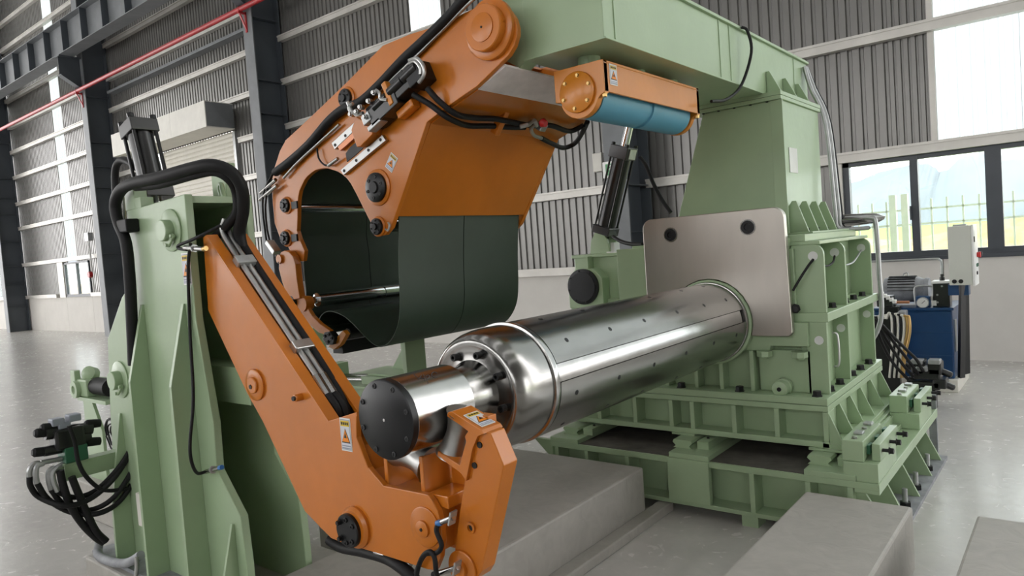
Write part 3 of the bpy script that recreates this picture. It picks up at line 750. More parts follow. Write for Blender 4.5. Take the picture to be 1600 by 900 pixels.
# pipes behind the column
for k, (dx, r) in enumerate(((0, .014), (.035, .014), (.06, .009))):
    g = G().tube([(bx1+.018, 5.13+dx, 2.70), (bx1+.05+dx*.3, 5.14+dx, 2.55), (xr+.03+dx*.3, 5.15+dx, 2.3), (xr+.06+dx*.4, 5.16+dx, 1.75), (xr+.07+dx*.4, 5.17+dx, 1.60), (xr+.16+dx*.3, 5.2+dx, 1.58), (xr+.24, 5.24+dx, 1.58)], r, 10)
    tag(g.to('oil_pipe', 'galvanised' if k < 2 else 'rubber', smooth=True), ['steel oil pipe running down behind the green gantry column', 'second steel oil pipe beside it behind the gantry column', 'thin black line beside the pipes behind the gantry column'][k], 'pipe')
# black cable loop on the beam side
hose('cable_loop', 'black cable looping from the beam top down to the orange roller housing', [(bx1+.018, 4.0, 2.745), (bx1+.045, 4.02, 2.72), (bx1+.06, 4.02, 2.6), (bx1+.02, 3.95, 2.42), (bx1-.01, 3.80, 2.33), (-1.51, 3.62, 2.30)], .0085, cat='cable')
# silver dish and pipe on the gearbox deck
tag(G().lathe([(.02, 0), (.17, .01), (.21, .03), (.22, .05), (.17, .075), (.06, .085)], (-1.30, 5.42, 1.60), (0, 0, 1), 40).to('dish_cover', 'steel_bright', smooth=True), 'shiny round metal dish cover on the gearbox rear edge, before the window', 'cover')
tag(G().tube([(-1.24, 5.26, .70), (-1.105, 5.26, .95), (-1.10, 5.26, 1.3), (-1.105, 5.26, 1.60), (-1.13, 5.26, 1.645), (-1.2, 5.25, 1.655), (-1.29, 5.24, 1.655)], .016, 10).to('grey_pipe', 'galvanised', smooth=True), 'bent grey pipe rising along the gearbox corner before the window', 'pipe')
tag(G().lathe([(.02, 0), (.035, .02), (.035, .05), (.02, .06)], (-1.33, 5.24, 1.63), (0, 0, 1), 14).to('shutoff_valve', 'rubber', smooth=True), 'small black valve knob where the bent grey pipe ends', 'valve')
# black cable on gearbox front corner and small grey cables over ribs
hose('sensor_cable', 'black cable hanging from the first gearbox rib towards the steel plate', [(-1.178, 4.085, 1.435), (-1.20, 4.06, 1.40), (-1.24, 4.03, 1.33), (-1.275, 4.02, 1.27)], .007, cat='cable')
hose('rib_cable', 'short black cable sagging between first and second gearbox ribs', [(-1.18, 4.12, 1.43), (-1.165, 4.2, 1.395), (-1.165, 4.32, 1.385), (-1.17, 4.44, 1.40), (-1.18, 4.516, 1.43)], .006, cat='cable')
hose('rib_cable', 'short grey cable sagging between second and third gearbox ribs', [(-1.18, 4.545, 1.42), (-1.165, 4.65, 1.37), (-1.165, 4.85, 1.37), (-1.17, 5.0, 1.40), (-1.18, 5.156, 1.435)], .006, 'galvanised', cat='cable')

# ================================================================= BLUE ROLLER UNIT
Yr0 = at(866, 115, 'X', -1.78)
ru = thing('press_roller', 'orange housing with a blue grooved roller, hanging under the green beam', 'roller', (-1.69, 3.1, 2.42))
RX0, RX1, RY0, RY1, RZ0, RZ1 = -1.825, -1.572, 2.66, 3.61, 2.245, 2.378
rc = (-1.70, 2.252); rr = .094
G().box(RX0, RX1, RY0, RY1, RZ1-.012, RZ1).to('housing_top', 'orange_bright', ru, .002)
G().box(RX1-.012, RX1, RY0, RY1, RZ0, RZ1-.012).to('housing_side', 'orange_bright', ru, .002)
G().box(RX0, RX0+.012, RY0, RY1, RZ0, RZ1-.012).to('housing_side', 'orange_bright', ru, .002)
for y0, y1 in ((RY0-.004, RY0+.03), (RY1-.03, RY1)):
    o_ = [(RX0, RZ1), (RX0, RZ0-.005), (RX0+.035, RZ0-.012)]
    for k in range(13): a = math.pi+.32+(math.pi-.64)*k/12; o_.append((rc[0]+.1*math.cos(a), rc[1]+.1*math.sin(a)))
    o_ += [(RX1-.02, RZ0-.012), (RX1, RZ0-.005), (RX1, RZ1)]
    G().prism(o_, 'Y', y0, y1).to('end_plate', 'orange_bright', ru, .002)
ec = G().lathe([(.088, 0), (.088, .012), (.084, .015)], (rc[0]-.005, RY0-.004, rc[1]+.012), (0, -1, 0), 40).to('bearing_cover', 'orange_bright', ru, smooth=True)
for k in range(6):
    a = math.pi/3*k+.35; bolt(ec, 'cover_bolt', (rc[0]-.005+.07*math.cos(a), RY0-.019, rc[1]+.012+.07*math.sin(a)), (0, -1, 0), .008, .008, 'brass')
g_ = (RY0+RY1)/2+.01
G().lathe([(.03, RY0+.03), (rr, RY0+.045), (rr, g_-.022), (rr-.008, g_-.018), (rr-.008, g_+.018), (rr, g_+.022), (rr, RY1-.045), (.03, RY1-.03)], (rc[0], 0, rc[1]-.004), DY, 56).to('roller', 'blue_roller', ru, smooth=True)
for y in (2.74, 3.15, 3.50): G().lathe([(.05, 0), (.05, .05)], (-1.69, y, RZ1), (0, 0, 1), 20).to('mount_boss', 'green', ru)
for y in (RY0+.012, RY1-.012): bolt(ru, 'corner_bolt', (RX1-.012, y, RZ0-.006), (0, 0, -1), .012, .016, 'brass')
sticker(ru, (RX1, RY0+.075, 2.322), (0, 1, 0), (0, 0, 1), .062, .088, (1, 0, 0))

# ================================================================= BELT WRAPPER (orange)
NY0, NY1, FY0, FY1 = 2.42, 2.446, 3.47, 3.496
bw = thing('belt_wrapper', 'raised orange belt wrapper arm with hanging dark green belts', 'belt wrapper', (-2.6, 2.95, 1.0))
arcp = [(689, 38), (742, 12), (757, 7), (772, 6), (785, 9), (796, 16), (804, 28), (808, 42), (808, 55), (803, 72), (795, 86), (784, 97)]
ow = [(424, 287), (429, 261), (437, 236), (446, 219), (488, 180), (543, 127), (598, 71), (641, 53)] + arcp + \
     [(745, 135), (701, 165), (667, 191), (638.5, 276), (611, 356), (602, 367), (592, 369), (585, 364), (580, 350), (568, 326), (556, 302), (548, 287), (542, 279), (535, 273), (527, 268), (518, 265), (510, 263), (501, 264), (493, 266),
      (487, 270), (481, 275), (476, 281), (472, 289), (468, 298), (466, 308), (465, 319), (465, 339), (464, 361), (468, 374), (476, 392), (474, 408), (462, 410), (449, 384), (437, 371), (429, 349), (426, 317)]
OW = polyY(ow, NY0)
npl = G().prism(OW, 'Y', NY0, NY1).to('near_side_plate', 'orange', bw, .003)
G().prism(OW, 'Y', FY0, FY1).to('far_side_plate', 'orange', bw, .003)
def wy(x, y, Y=NY0): p = at(x, y, 'Y', NY0); return Vector((p.x, Y, p.z))
pv = wy(768, 47)
bs = G().lathe([(.128, 0), (.128, .02), (.122, .024), (.098, .026), (.098, .058), (.094, .062)], pv, (0, -1, 0), 56).to('pivot_boss', 'orange', bw, smooth=True)
G().lathe([(.060, 0), (.060, .004), (.056, .005)], pv+Vector((0, -.062, 0)), (0, -1, 0), 40).to('pin_cap', 'orange', bs, smooth=True)
G().lathe([(.005, 0), (.005, .003)], pv+Vector((0, -.067, 0)), (0, -1, 0), 10).to('pin_centre', 'bolt_black', bs)
G().cyl(pv+Vector((.09, -.03, .01)), pv+Vector((.09, -.045, .01)), .012, 12).to('grease_nipple', 'orange', bs)
G().cyl((pv.x, NY1, pv.z), (pv.x, FY0, pv.z), .05, 24).to('pivot_shaft', 'steel_dull', bw, smooth=True)
# folded front sheets
def sheet(a, b, name, mat, inset=.004):
    A_, B_ = wy(*a), wy(*b); u = (B_-A_).normalized(); n_ = u.cross(Vector((0, 1, 0)))
    if n_.x > 0: n_ = -n_
    g = G(); v = []
    for y in (NY1+.0005, FY0-.0005):
        for p in (A_, B_, B_+n_*.012, A_+n_*.012): v.append((p.x, y, p.z))
    g.add(v, [(0, 1, 2, 3), (7, 6, 5, 4), (0, 4, 5, 1), (1, 5, 6, 2), (2, 6, 7, 3), (3, 7, 4, 0)]); return g.to(name, mat, bw)
sheet((784, 102), (741, 139), 'upper_sheet', 'lit_white')
sheet((741, 139), (667, 193), 'fold_sheet', 'orange')
fs = sheet((667, 193), (616, 338), 'front_sheet', 'orange')
sheet((641, 58), (598, 75), 'back_sheet', 'orange'); sheet((598, 75), (446, 223), 'back_sheet', 'orange'); sheet((446, 223), (426, 287), 'back_sheet', 'orange')
sheet((426, 290), (430, 348), 'back_sheet', 'orange')
q0 = wy(617, 332); q1 = wy(665, 200); uu = (q1-q0).normalized(); nn = Vector((-uu.z, 0, uu.x)); nn = nn if nn.x > 0 else -nn
G().obox(q0+uu*.13+nn*.001+Vector((0, .93, 0)), (0, 1, 0), uu, nn, .024, .05, .002).to('sheet_slot', 'bolt_black', fs)
# belts: two strips side by side; outer hanging loop and inner run
b0 = spline(polyY([(622, 322), (621, 360), (621, 410), (623, 465), (622, 497), (616, 519), (606, 535), (594, 541), (581, 536), (566, 522), (552, 507), (537, 494), (522, 487), (511, 486), (503, 490), (498, 498), (500, 507), (508, 516), (518, 520)], 2.47), 4)
b1 = spline(polyY([(530, 232), (505, 244), (484, 262), (471, 285), (466, 310), (468, 345), (468, 372), (472, 400), (474, 430), (477, 462), (474, 478), (478, 492), (490, 505), (505, 512)], 2.47), 4)
for y0, y1 in ((2.475, 2.957), (2.963, 3.452)):
    bl = G().strip(b0, y0, y1, .005).to('belt', 'belt', bw, smooth=True)
    G().strip(b1, y0, y1, .005).to('belt_inner_run', 'belt', bw, smooth=True)
for bb in (b0, b1): G().strip([(x+(-.004 if bb is b0 else .0), z) for x, z in bb], 2.945, 2.975, .003).to('belt_gap_shade', 'bolt_black', bw)  # black strip added behind the gap to stop light between the belts
# rollers with black flanges
def flange(x, y, r, yy=NY0, n=6, off=0., pin=True, mat='black_plate'):
    c = wy(x, y, yy)
    rg = G().lathe([(r*1.25, 0), (r*1.25, .006), (r*1.1, .010)], c, (0, -1, 0), 32).to('roller_boss', 'orange', bw, smooth=True)
    f_ = G().lathe([(r, 0), (r, .012), (r*.92, .016), (r*.42, .017), (r*.36, .026), (r*.16, .026)], c+Vector((0, -.010, 0)), (0, -1, 0), 32).to('bearing_flange', mat, bw, smooth=True)
    for k in range(n):
        a = 2*math.pi*k/n+.3; bolt(f_, 'flange_screw', c+Vector((r*.72*math.cos(a), -.026, r*.72*math.sin(a))), (0, -1, 0), r*.12, .004, 'bolt_black', False)
    return c
def roller(x, y, r, mat='chrome', y0=NY1+.01, y1=FY0-.01):
    c = wy(x, y); G().lathe([(r*.5, y0), (r*.5, y0+.02), (r, y0+.021), (r, 2.955), (r*.9, 2.957), (r*.9, 2.965), (r, 2.967), (r, y1-.021), (r*.5, y1-.02), (r*.5, y1)], (c.x, 0, c.z), DY, 28).to('roller', mat, bw, smooth=True)
flange(543, 154, .048); roller(543, 160, .035)
flange(591, 293, .074); roller(591, 300, .06)
flange(592, 354, .042); roller(592, 352, .038)
flange(449, 321, .040); roller(453, 325, .033)
flange(449, 372, .040); roller(443, 374, .033)
for x, y in ((458, 321), (458, 372)): G().box(*(lambda p: (p.x, p.x+.05, NY0-.012, NY0-.002, p.z-.02, p.z+.02))(wy(x, y))).to('roller_bracket', 'bolt_black', bw)
# hinged links carrying the lower rollers
lk = G().prism(polyY([(440, 400), (442, 394), (448, 391), (455, 393), (461, 400), (465, 412), (468, 440), (472, 466), (462, 468), (452, 462), (444, 440), (439, 420)], NY0-.03), 'Y', NY0-.045, NY0-.005).to('upper_link', 'orange', bw, .004)
c = wy(449, 404, NY0-.045)
G().lathe([(.026, 0), (.026, .014)], c, (0, -1, 0), 24).to('link_pin', 'orange', lk, smooth=True)
for k in (-1, 1): bolt(lk, 'pin_bolt', c+Vector((-.01*k-.015, -.0, .02*k)), (0, -1, 0), .007, .016, 'bolt_black')
G().prism(polyY([(464, 470), (472, 462), (478, 478), (488, 494), (500, 506), (516, 517), (512, 524), (498, 520), (484, 508), (472, 490)], NY0-.02), 'Y', NY0-.02, NY0+.006).to('lower_link', 'orange', bw, .003)
c = wy(470, 470); roller(482, 470, .040)
G().lathe([(.045, -.03), (.045, .0), (.04, .03)], wy(478, 474), (0, 1, 0), 24).to('roller_hub', 'orange', bw, smooth=True)
c = flange(465, 470, .035, NY0-.02, n=4)
roller(530, 524, .030, 'black_paint')
c = wy(521, 527, NY0)
eb = G().prism([(c.x-.06, c.z-.01), (c.x-.04, c.z+.03), (c.x+.01, c.z+.035), (c.x+.05, c.z+.0), (c.x+.03, c.z-.035), (c.x-.03, c.z-.04)], 'Y', NY0-.03, NY0+.01).to('end_bracket', 'black_plate', bw, .004)
for dx, dz in ((-.035, .01), (-.01, -.02), (.0, .02), (.025, .0)): bolt(eb, 'bracket_screw', (c.x+dx, NY0-.03, c.z+dz), (0, -1, 0), .009, .006, 'bolt_black', False)
G().box(c.x-.05, c.x+.04, NY1, FY0, c.z-.095, c.z-.025).to('lower_cross_bar', 'black_plate', bw, .003)
G().prism(polyY([(515, 541), (538, 516), (543, 522), (534, 538), (524, 546)], NY0), 'Y', NY0-.01, NY0+.02).to('bracket_tab', 'orange_bright', bw, .002)
# slide rails, slot and block on the near plate
def onplate(pts, name, mat, y0, y1, parent=npl, bev=.002): return G().prism(polyY(pts, NY0), 'Y', NY0-y1, NY0-y0).to(name, mat, parent, bev)
r1 = onplate([(523, 224), (563, 188), (567, 197), (528, 234)], 'guide_rail', 'steel_dull', .0, .022, bw)
r2 = onplate([(537, 266), (602, 211), (608, 220), (542, 274)], 'guide_rail', 'steel_dull', .0, .022, bw)
for a, b, n_, rr_ in (((529, 227), (561, 198), 3, r1), ((543, 267), (600, 219), 4, r2)):
    for k in range(n_):
        t = k/(n_-1); p = wy(a[0]+(b[0]-a[0])*t, a[1]+(b[1]-a[1])*t, NY0-.022); bolt(rr_, 'rail_screw', p, (0, -1, 0), .008, .003, 'bolt_black', False)
sl_ = onplate([(541, 240), (548, 230), (566, 215), (573, 216), (572, 228), (552, 246), (543, 253)], 'slot', 'bolt_black', .0, .004, bw, 0)
onplate([(531, 228), (566, 199), (570, 206), (548, 226), (536, 236)], 'slide_bar', 'copper', .004, .02, bw)
onplate([(563, 205), (571, 184), (576, 187), (598, 198), (596, 212), (578, 230), (572, 231)], 'slide_block', 'orange', .0, .06, bw, .004)
sticker(bw, wy(612, 254, NY0), Vector((.77, 0, -.64)), Vector((.64, 0, .77)), .058, .082, (0, -1, 0))
# lifting eye at the tip
G().tube([wy(605, 358, NY0-.01), wy(611, 360, NY0-.02), wy(613, 352, NY0-.02), wy(609, 348, NY0-.01)], .005, 8).to('lifting_eye', 'galvanised', bw)

# hydraulic motor and valves on the wrapper arm
hv = thing('hydraulic_valve', 'black hydraulic valve block with steel fittings on the orange wrapper arm', 'valve', wy(600, 180))
u_ = (wy(680, 110)-wy(600, 185)).normalized(); w_ = Vector((0, -1, 0)); v_ = u_.cross(w_)
def hb(x, y, a, b, d_, mat, name='valve_body', y_=.05, bev=.004):
    return G().obox(wy(x, y, NY0-y_), u_, v_, w_, a, b, d_).to(name, mat, hv, bev)
hb(620, 171, .21, .085, .09, 'black_paint'); hb(606, 180, .10, .11, .07, 'black_plate'); hb(655, 132, .20, .075, .08, 'black_paint'); hb(668, 120, .09, .10, .10, 'black_plate')
hb(596, 188, .06, .05, .10, 'galvanised', 'port_block'); hb(629, 150, .03, .12, .10, 'orange_bright', 'mounting_bracket'); hb(643, 128, .10, .04, .09, 'black_plate')
hb(607, 197, .10, .025, .05, 'galvanised', 'port_block', .07)
for x, y, r in ((640, 139, .024), (662, 118, .026), (616, 163, .022)):
    p = wy(x, y, NY0-.085); G().lathe([(r, -.05), (r, .05), (r*.6, .055)], p, u_, 14).to('solenoid', 'black_paint', hv, smooth=True)
G().obox(wy(645, 172, NY0-.03), u_, v_, w_, .12, .04, .05).to('hose_clip', 'orange', hv, .006)
for pts in ([(664, 100), (676, 97), (686, 108), (687, 122), (679, 134)], [(664, 104), (673, 101), (681, 110), (682, 121)], [(568, 163), (574, 175), (582, 183), (592, 180)], [(612, 145), (618, 150), (620, 158), (630, 160)], [(576, 165), (570, 172), (577, 184)]):
    G().tube([wy(x, y, NY0-.10) for x, y in pts], .009, 8).to('steel_fitting', 'steel_dull', hv, smooth=True)
for x, y in ((584, 178), (590, 171), (597, 186), (575, 182), (603, 162), (611, 149)):
    G().lathe([(.014, 0), (.014, .02), (.010, .021), (.010, .03)], wy(x, y, NY0-.09), (0, -1, 0), 6).to('hex_fitting', 'steel_dull', hv)
# hoses along the wrapper
HG = 'hoses along the belt wrapper'
def wl(pts, dy): return [wy(x, y, NY0-dy) for x, y in pts]
hose('hydraulic_hose', 'thick black hose bundle along the top of the orange wrapper arm', [Vector((-1.72, 3.1, 2.775)), Vector((-1.80, 2.75, 2.785)), Vector((-1.93, 2.50, 2.79))] + wl([(742, -8), (706, 29), (672, 62), (636, 95), (600, 133), (570, 160), (545, 170), (520, 190), (490, 225), (460, 252), (436, 270)], .025), .024, group=HG)
hose('steel_pipe', 'thin steel pipe beside the hose bundle along the orange wrapper arm', [Vector((-1.66, 3.1, 2.76)), Vector((-1.75, 2.75, 2.77)), Vector((-1.90, 2.50, 2.76))] + wl([(752, -6), (700, 44), (660, 84), (620, 122), (585, 152)], .018), .008, 'steel_dull', HG, cat='pipe')
hose('steel_pipe', 'lower thin steel pipe beside the hose bundle, ending near the wrapper band', wl([(535, 195), (505, 222), (470, 254), (448, 278)], .02), .008, 'steel_dull', HG, cat='pipe')
hose('grease_line', 'pair of thin black lines hanging down the left wrapper band', wl([(440, 262), (428, 285), (422, 320), (424, 355), (429, 378)], .03), .006, group=HG)
hose('grease_line', 'thin black line bowing outward beside the left wrapper band', wl([(434, 272), (421, 300), (419, 330), (425, 380)], .035), .006, group=HG)
hose('grease_line', 'short black line from the pipe to the slide sensor on the wrapper', wl([(500, 232), (503, 248), (512, 258), (522, 258)], .02), .005, group=HG)
tag(G().cyl(wy(519, 259, NY0-.025), wy(534, 248, NY0-.025), .009, 10).to('proximity_sensor', 'steel_dull', smooth=True), 'small steel sensor above the wrapper opening', 'sensor')
for a, b in (((414, 302), (438, 281)), ((413, 312), (440, 290))):
    tag(G().cyl(wy(*a, NY0-.03), wy(*b, NY0-.03), .011, 10).to('pipe_end', 'steel_bright', smooth=True), '%s of two short bright steel pipe stubs at the left wrapper band' % ('upper' if a[1] < 305 else 'lower'), 'pipe', 'pipe stubs on the wrapper band')
tag(G().obox(wy(434, 386, NY0-.03), (.7, 0, -.7), (.7, 0, .7), (0, 1, 0), .10, .03, .05).to('grease_block', 'steel_dull', bevel=.004), 'small steel grease block below the wrapper band', 'grease block')
# hoses across the front sheet
def onsheet(x, y, off):
    # point on the fold/front sheet seen at a pixel, lifted off by off
    A_, B_ = wy(741, 139), wy(667, 193)
    u = (B_-A_).normalized(); n_ = Vector((-u.z, 0, u.x)); n_ = n_ if n_.z < 0 else -n_
    q = A_ + n_*off; d = ray(x, y); t = (q-CAM).dot(n_)/d.dot(n_); return CAM+d*t
for k, (pts, lb) in enumerate((([(682, 140), (692, 158), (712, 178), (740, 184), (775, 186), (805, 192), (830, 196), (860, 196), (890, 205), (912, 196)], 'upper black hose across the orange front sheet towards the roller housing'),
                               ([(660, 150), (680, 165), (700, 184), (730, 196), (765, 197), (800, 199), (820, 199)], 'lower black hose across the orange front sheet'),
                               ([(846, 216), (862, 224), (880, 231), (898, 224), (910, 207), (918, 190)], 'short black hose loop at the far edge of the orange front sheet'))):
    P_ = [onsheet(x, y, .03) for x, y in pts]
    if k < 2: P_[0] = wy(pts[0][0], pts[0][1], NY0-.06); P_[1] = wy(pts[1][0], pts[1][1], NY0-.03)
    hose('hydraulic_hose', lb, P_, .014, group='hoses on the front sheet')
vf = thing('shutoff_valve', 'steel shut-off fitting with a red knob where the hoses join on the front sheet', 'valve', onsheet(835, 200, .03))
G().tube([onsheet(x, y, .05) for x, y in ((812, 198), (826, 194), (834, 188), (838, 196))], .012, 8).to('fitting', 'steel_dull', vf, smooth=True)
G().tube([onsheet(x, y, .05) for x, y in ((838, 194), (830, 201), (834, 211), (846, 216))], .010, 8).to('elbow', 'galvanised', vf, smooth=True)
G().obox(onsheet(846, 198, .045), (0, 1, 0), (.6, 0, .8), (.8, 0, -.6), .05, .04, .04).to('valve_body', 'steel_dull', vf, .004)
G().lathe([(.02, 0), (.024, .01), (.016, .03)], onsheet(846, 191, .06), (.8, 0, -.4), 14).to('knob', 'red_plastic', vf, smooth=True)
p = onsheet(781, 191, .02)
tag(G().obox(p, (0, 1, 0), (.6, 0, .8), (.8, 0, -.6), .035, .13, .045).to('hose_clamp', 'orange', bevel=.006), 'orange clamp holding the two hoses on the front sheet', 'clamp')

# ================================================================= OUTBOARD SUPPORT POST (green)
PZ = .2
po = thing('support_post', 'light green twin-plate support post with fins, holding the orange swing arm', 'support post', (-3.3, 1.65, PZ))
pol = polyY([(198, 330), (288, 303), (296, 390), (306, 500), (333, 660), (339, 735), (376, 808)], 1.5)
pol += [(-2.72, .40), (-2.72, PZ), (-4.02, PZ), (-3.95, .6)] + polyY([(172, 640), (168, 530), (190, 465), (206, 440)], 1.5)
G().prism(pol, 'Y', 1.50, 1.535).to('front_plate', 'green', po, .004)
G().prism(pol, 'Y', 1.775, 1.81).to('rear_plate', 'green', po, .004)
G().box(-3.52, -3.485, 1.535, 1.775, PZ, 1.91).to('back_plate', 'green', po)
G().box(-3.485, -2.955, 1.535, 1.775, 1.905, 1.935).to('top_plate', 'green', po, .002)
G().box(-3.46, -2.78, 1.62, 1.775, 1.03, 1.19).to('inner_bar', 'green', po, .002)
G().lathe([(.09, 0), (.09, .03), (.05, .031)], (-3.15, 1.775, 1.73), (0, -1, 0), 32).to('pivot_pad', 'green', po, smooth=True)
for x in (-3.42, -3.03):
    G().prism([(1.50, 1.48), (1.492, 1.48), (1.405, 1.135), (1.40, PZ), (1.50, PZ)], 'X', x-.011, x+.011).to('front_fin', 'green', po, .002)
    G().prism([(1.81, 1.48), (1.818, 1.48), (1.89, 1.135), (1.90, PZ), (1.81, PZ)], 'X', x-.011, x+.011).to('rear_fin', 'green', po, .002)
G().prism([(1.50, .94), (1.49, .94), (1.415, .50), (1.41, PZ), (1.50, PZ)], 'X', -3.79, -3.77).to('low_fin', 'green', po, .002)
G().prism([(1.50, .56), (1.49, .56), (1.42, .30), (1.42, PZ), (1.50, PZ)], 'X', -2.80, -2.785).to('low_fin', 'green', po, .002)
G().box(-4.05, -2.81, 1.40, 1.50, PZ, PZ+.02).to('foot_plate', 'tarp_grey', po)
def boss(x, z, y=1.5):
    b_ = G().lathe([(.092, 0), (.092, .007), (.086, .010)], (x, y, z), (0, -1, 0), 40).to('pin_pad', 'green', po, smooth=True)
    G().lathe([(.046, 0), (.046, .035), (.043, .038)], (x, y-.01, z), (0, -1, 0), 28).to('pin', 'green', b_, smooth=True)
    G().obox((x+.035, y-.025, z-.045), (.8, 0, .6), (0, 1, 0), (.6, 0, -.8), .07, .012, .02).to('pin_keeper', 'green', b_, .003)
    for k in (-1, 1): bolt(b_, 'keeper_bolt', (x+.035+.025*k, y-.031, z-.045+.018*k), (0, -1, 0), .008, .008, 'green')
p = AY(268, 360, 1.5); boss(*p)
p = AY(189, 593, 1.5); boss(*p)
# bearing blocks on the top
G().box(-3.50, -3.40, 1.50, 1.56, 1.92, 2.03).to('bearing_block', 'green', po, .003)
G().box(-3.40, -3.34, 1.50, 1.56, 1.92, 1.97).to('bearing_step', 'green', po, .003)
G().box(-3.17, -3.05, 1.755, 1.81, 1.93, 2.10).to('bearing_block', 'green', po, .003)
G().tube([(-3.03, 1.72, 1.935), (-3.025, 1.71, 1.985), (-2.99, 1.70, 1.99), (-2.98, 1.70, 1.935)], .011, 8).to('lifting_eye', 'green', po, smooth=True)
p = AY(294, 418, 1.5)
sticker(po, (p[0]-.012, 1.5, p[1]-.005), (1, 0, 0), (0, 0, 1), .07, .135, (0, -1, 0))
# support cylinder on the post
sc = thing('swing_cylinder', 'upright black square-capped hydraulic cylinder on top of the green post', 'hydraulic cylinder', (-3.43, 1.66, 1.94))
A = at(243, 312, 'Y', 1.65); B = at(216, 196, 'Y', 1.65); d = (B-A).normalized(); s = d.cross(Vector((0, 1, 0))).normalized(); t_ = Vector((0, 1, 0)); L_ = (B-A).length
G().cyl(A+d*.02, B, .058, 28).to('barrel', 'black_paint', sc, smooth=True)
G().obox(B-d*.02, d, s, t_, .065, .135, .135).to('front_cap', 'black_paint', sc, .004)
G().obox(A+d*.03, d, s, t_, .07, .135, .135).to('rear_cap', 'black_paint', sc, .004)
for i in (-1, 1):
    for j in (-1, 1):
        tr = G().cyl(A+s*(i*.053)+t_*(j*.053), B+d*.035+s*(i*.053)+t_*(j*.053), .009, 10).to('tie_rod', 'black_paint', sc)
        G().cyl(B+d*.012+s*(i*.053)+t_*(j*.053), B+d*.032+s*(i*.053)+t_*(j*.053), .017, 6).to('tie_nut', 'bolt_black', tr)
G().cyl(A+d*.02, A-d*.28, .028, 18).to('piston_rod', 'chrome', sc, smooth=True)

# ================================================================= ORANGE SWING ARM
AY0, AY1 = 1.55, 1.738
arm = thing('swing_support', 'orange box-section swing arm with pipes in its channel, reaching from post to mandrel end', 'swing arm', (-2.4, 1.64, .6))
low = [(557, 684), (575, 731), (599, 759), (668, 773), (676, 784), (684, 799), (689, 820), (691, 845), (688, 872), (680, 892), (668, 890), (584, 863), (536, 849), (517, 841), (500, 824), (476, 799), (411, 660), (385, 613), (325, 485), (317, 371)]
AP = polyY([(322, 367), (343, 401), (513, 658), (557, 644)] + low, AY0)
G().prism(AP, 'Y', AY0, AY0+.022).to('near_plate', 'orange', arm, .003)
G().prism(AP, 'Y', AY1-.022, AY1).to('far_plate', 'orange', arm, .003)
# channel floor: the outline lowered along its sloping top
a0, a1 = Vector((AP[1][0], 0, AP[1][1])), Vector((AP[2][0], 0, AP[2][1])); ad = (a1-a0).normalized(); an = Vector((ad.z, 0, -ad.x)); an = an if an.z < 0 else -an
top0 = Vector((AP[0][0], 0, AP[0][1]))+an*.075+ad*.02; top1 = a1+an*.075-ad*.04
sh = lambda q, c, k: (q[0]+(c[0]-q[0])*k, q[1]+(c[1]-q[1])*k)
core = [(top0.x, top0.z), (top1.x, top1.z)] + polyY([(556, 700), (572, 738), (597, 766), (655, 780), (655, 880), (584, 857), (520, 836), (480, 797), (415, 660), (388, 612), (330, 485)], AY0)
G().prism(core, 'Y', AY0+.022, AY1-.022).to('inner_web', 'orange', arm)
for y0, y1 in ((AY0+.0005, AY0+.05), (AY1-.05, AY1-.0005)):
    m0, m1 = Vector((AP[0][0], 0, AP[0][1])), a1
    g = G(); v = []
    for y in (y0, y1):
        for q in (m0, m1, m1+an*.014, m0+an*.014): v.append((q.x, y, q.z))
    g.add(v, [(0, 1, 2, 3), (7, 6, 5, 4), (0, 4, 5, 1), (1, 5, 6, 2), (2, 6, 7, 3), (3, 7, 4, 0)]); g.to('channel_lip', 'orange', arm)
m1 = a1; g = G(); q0, q1 = Vector((AP[2][0], 0, AP[2][1])), Vector((AP[3][0], 0, AP[3][1])); qn = Vector((0, 0, -.014)); v = []
for y in (AY0+.0005, AY1-.0005):
    for q in (q0, q1, q1+qn, q0+qn): v.append((q.x, y, q.z))
g.add(v, [(0, 1, 2, 3), (7, 6, 5, 4), (0, 4, 5, 1), (1, 5, 6, 2), (2, 6, 7, 3), (3, 7, 4, 0)]); g.to('end_cover', 'orange', arm)
def av(x, y, Y=AY0): p = at(x, y, 'Y', AY0); return Vector((p.x, Y, p.z))
def disc(x, y, prof, name, mat='orange', parent=arm): return G().lathe(prof, av(x, y), (0, -1, 0), 40).to(name, mat, parent, smooth=True)
b_ = disc(400, 601, [(.064, 0), (.064, .008), (.060, .011), (.033, .011), (.033, .018), (.03, .021)], 'pivot_cover')
G().lathe([(.010, 0), (.010, .003)], av(399, 603, AY0-.021), (0, -1, 0), 5).to('grease_hole', 'bolt_black', b_)
b_ = disc(557, 823, [(.075, 0), (.075, .010), (.069, .016), (.064, .02)], 'pivot_ring')
f_ = G().lathe([(.060, 0), (.060, .02), (.056, .024)], av(554, 825, AY0-.012), (0, -1, 0), 36).to('pin_flange', 'black_plate', arm, smooth=True)
for a, kk in ((.6, 0), (2.4, 1), (3.9, 1), (5.4, 0), (1.5, 0), (4.6, 0)):
    bolt(f_, 'flange_bolt', av(554, 825, AY0-.036)+Vector((.042*math.cos(a), 0, .042*math.sin(a))), (0, -1, 0), .009, .016 if kk else .005, 'bolt_black', bool(kk))
b_ = disc(665, 823, [(.066, 0), (.066, .005), (.062, .007)], 'pin_disc')
G().lathe([(.028, 0), (.028, .008), (.025, .010)], av(664, 825, AY0-.007), (0, -1, 0), 28).to('pin_end', 'orange', b_, smooth=True)
G().lathe([(.006, 0), (.006, .003)], av(664, 825, AY0-.017), (0, -1, 0), 5).to('grease_hole', 'bolt_black', b_)
G().lathe([(.014, 0), (.014, .028), (.011, .030)], av(471, 620), (0, -1, 0), 16).to('plug', 'orange', arm, smooth=True)
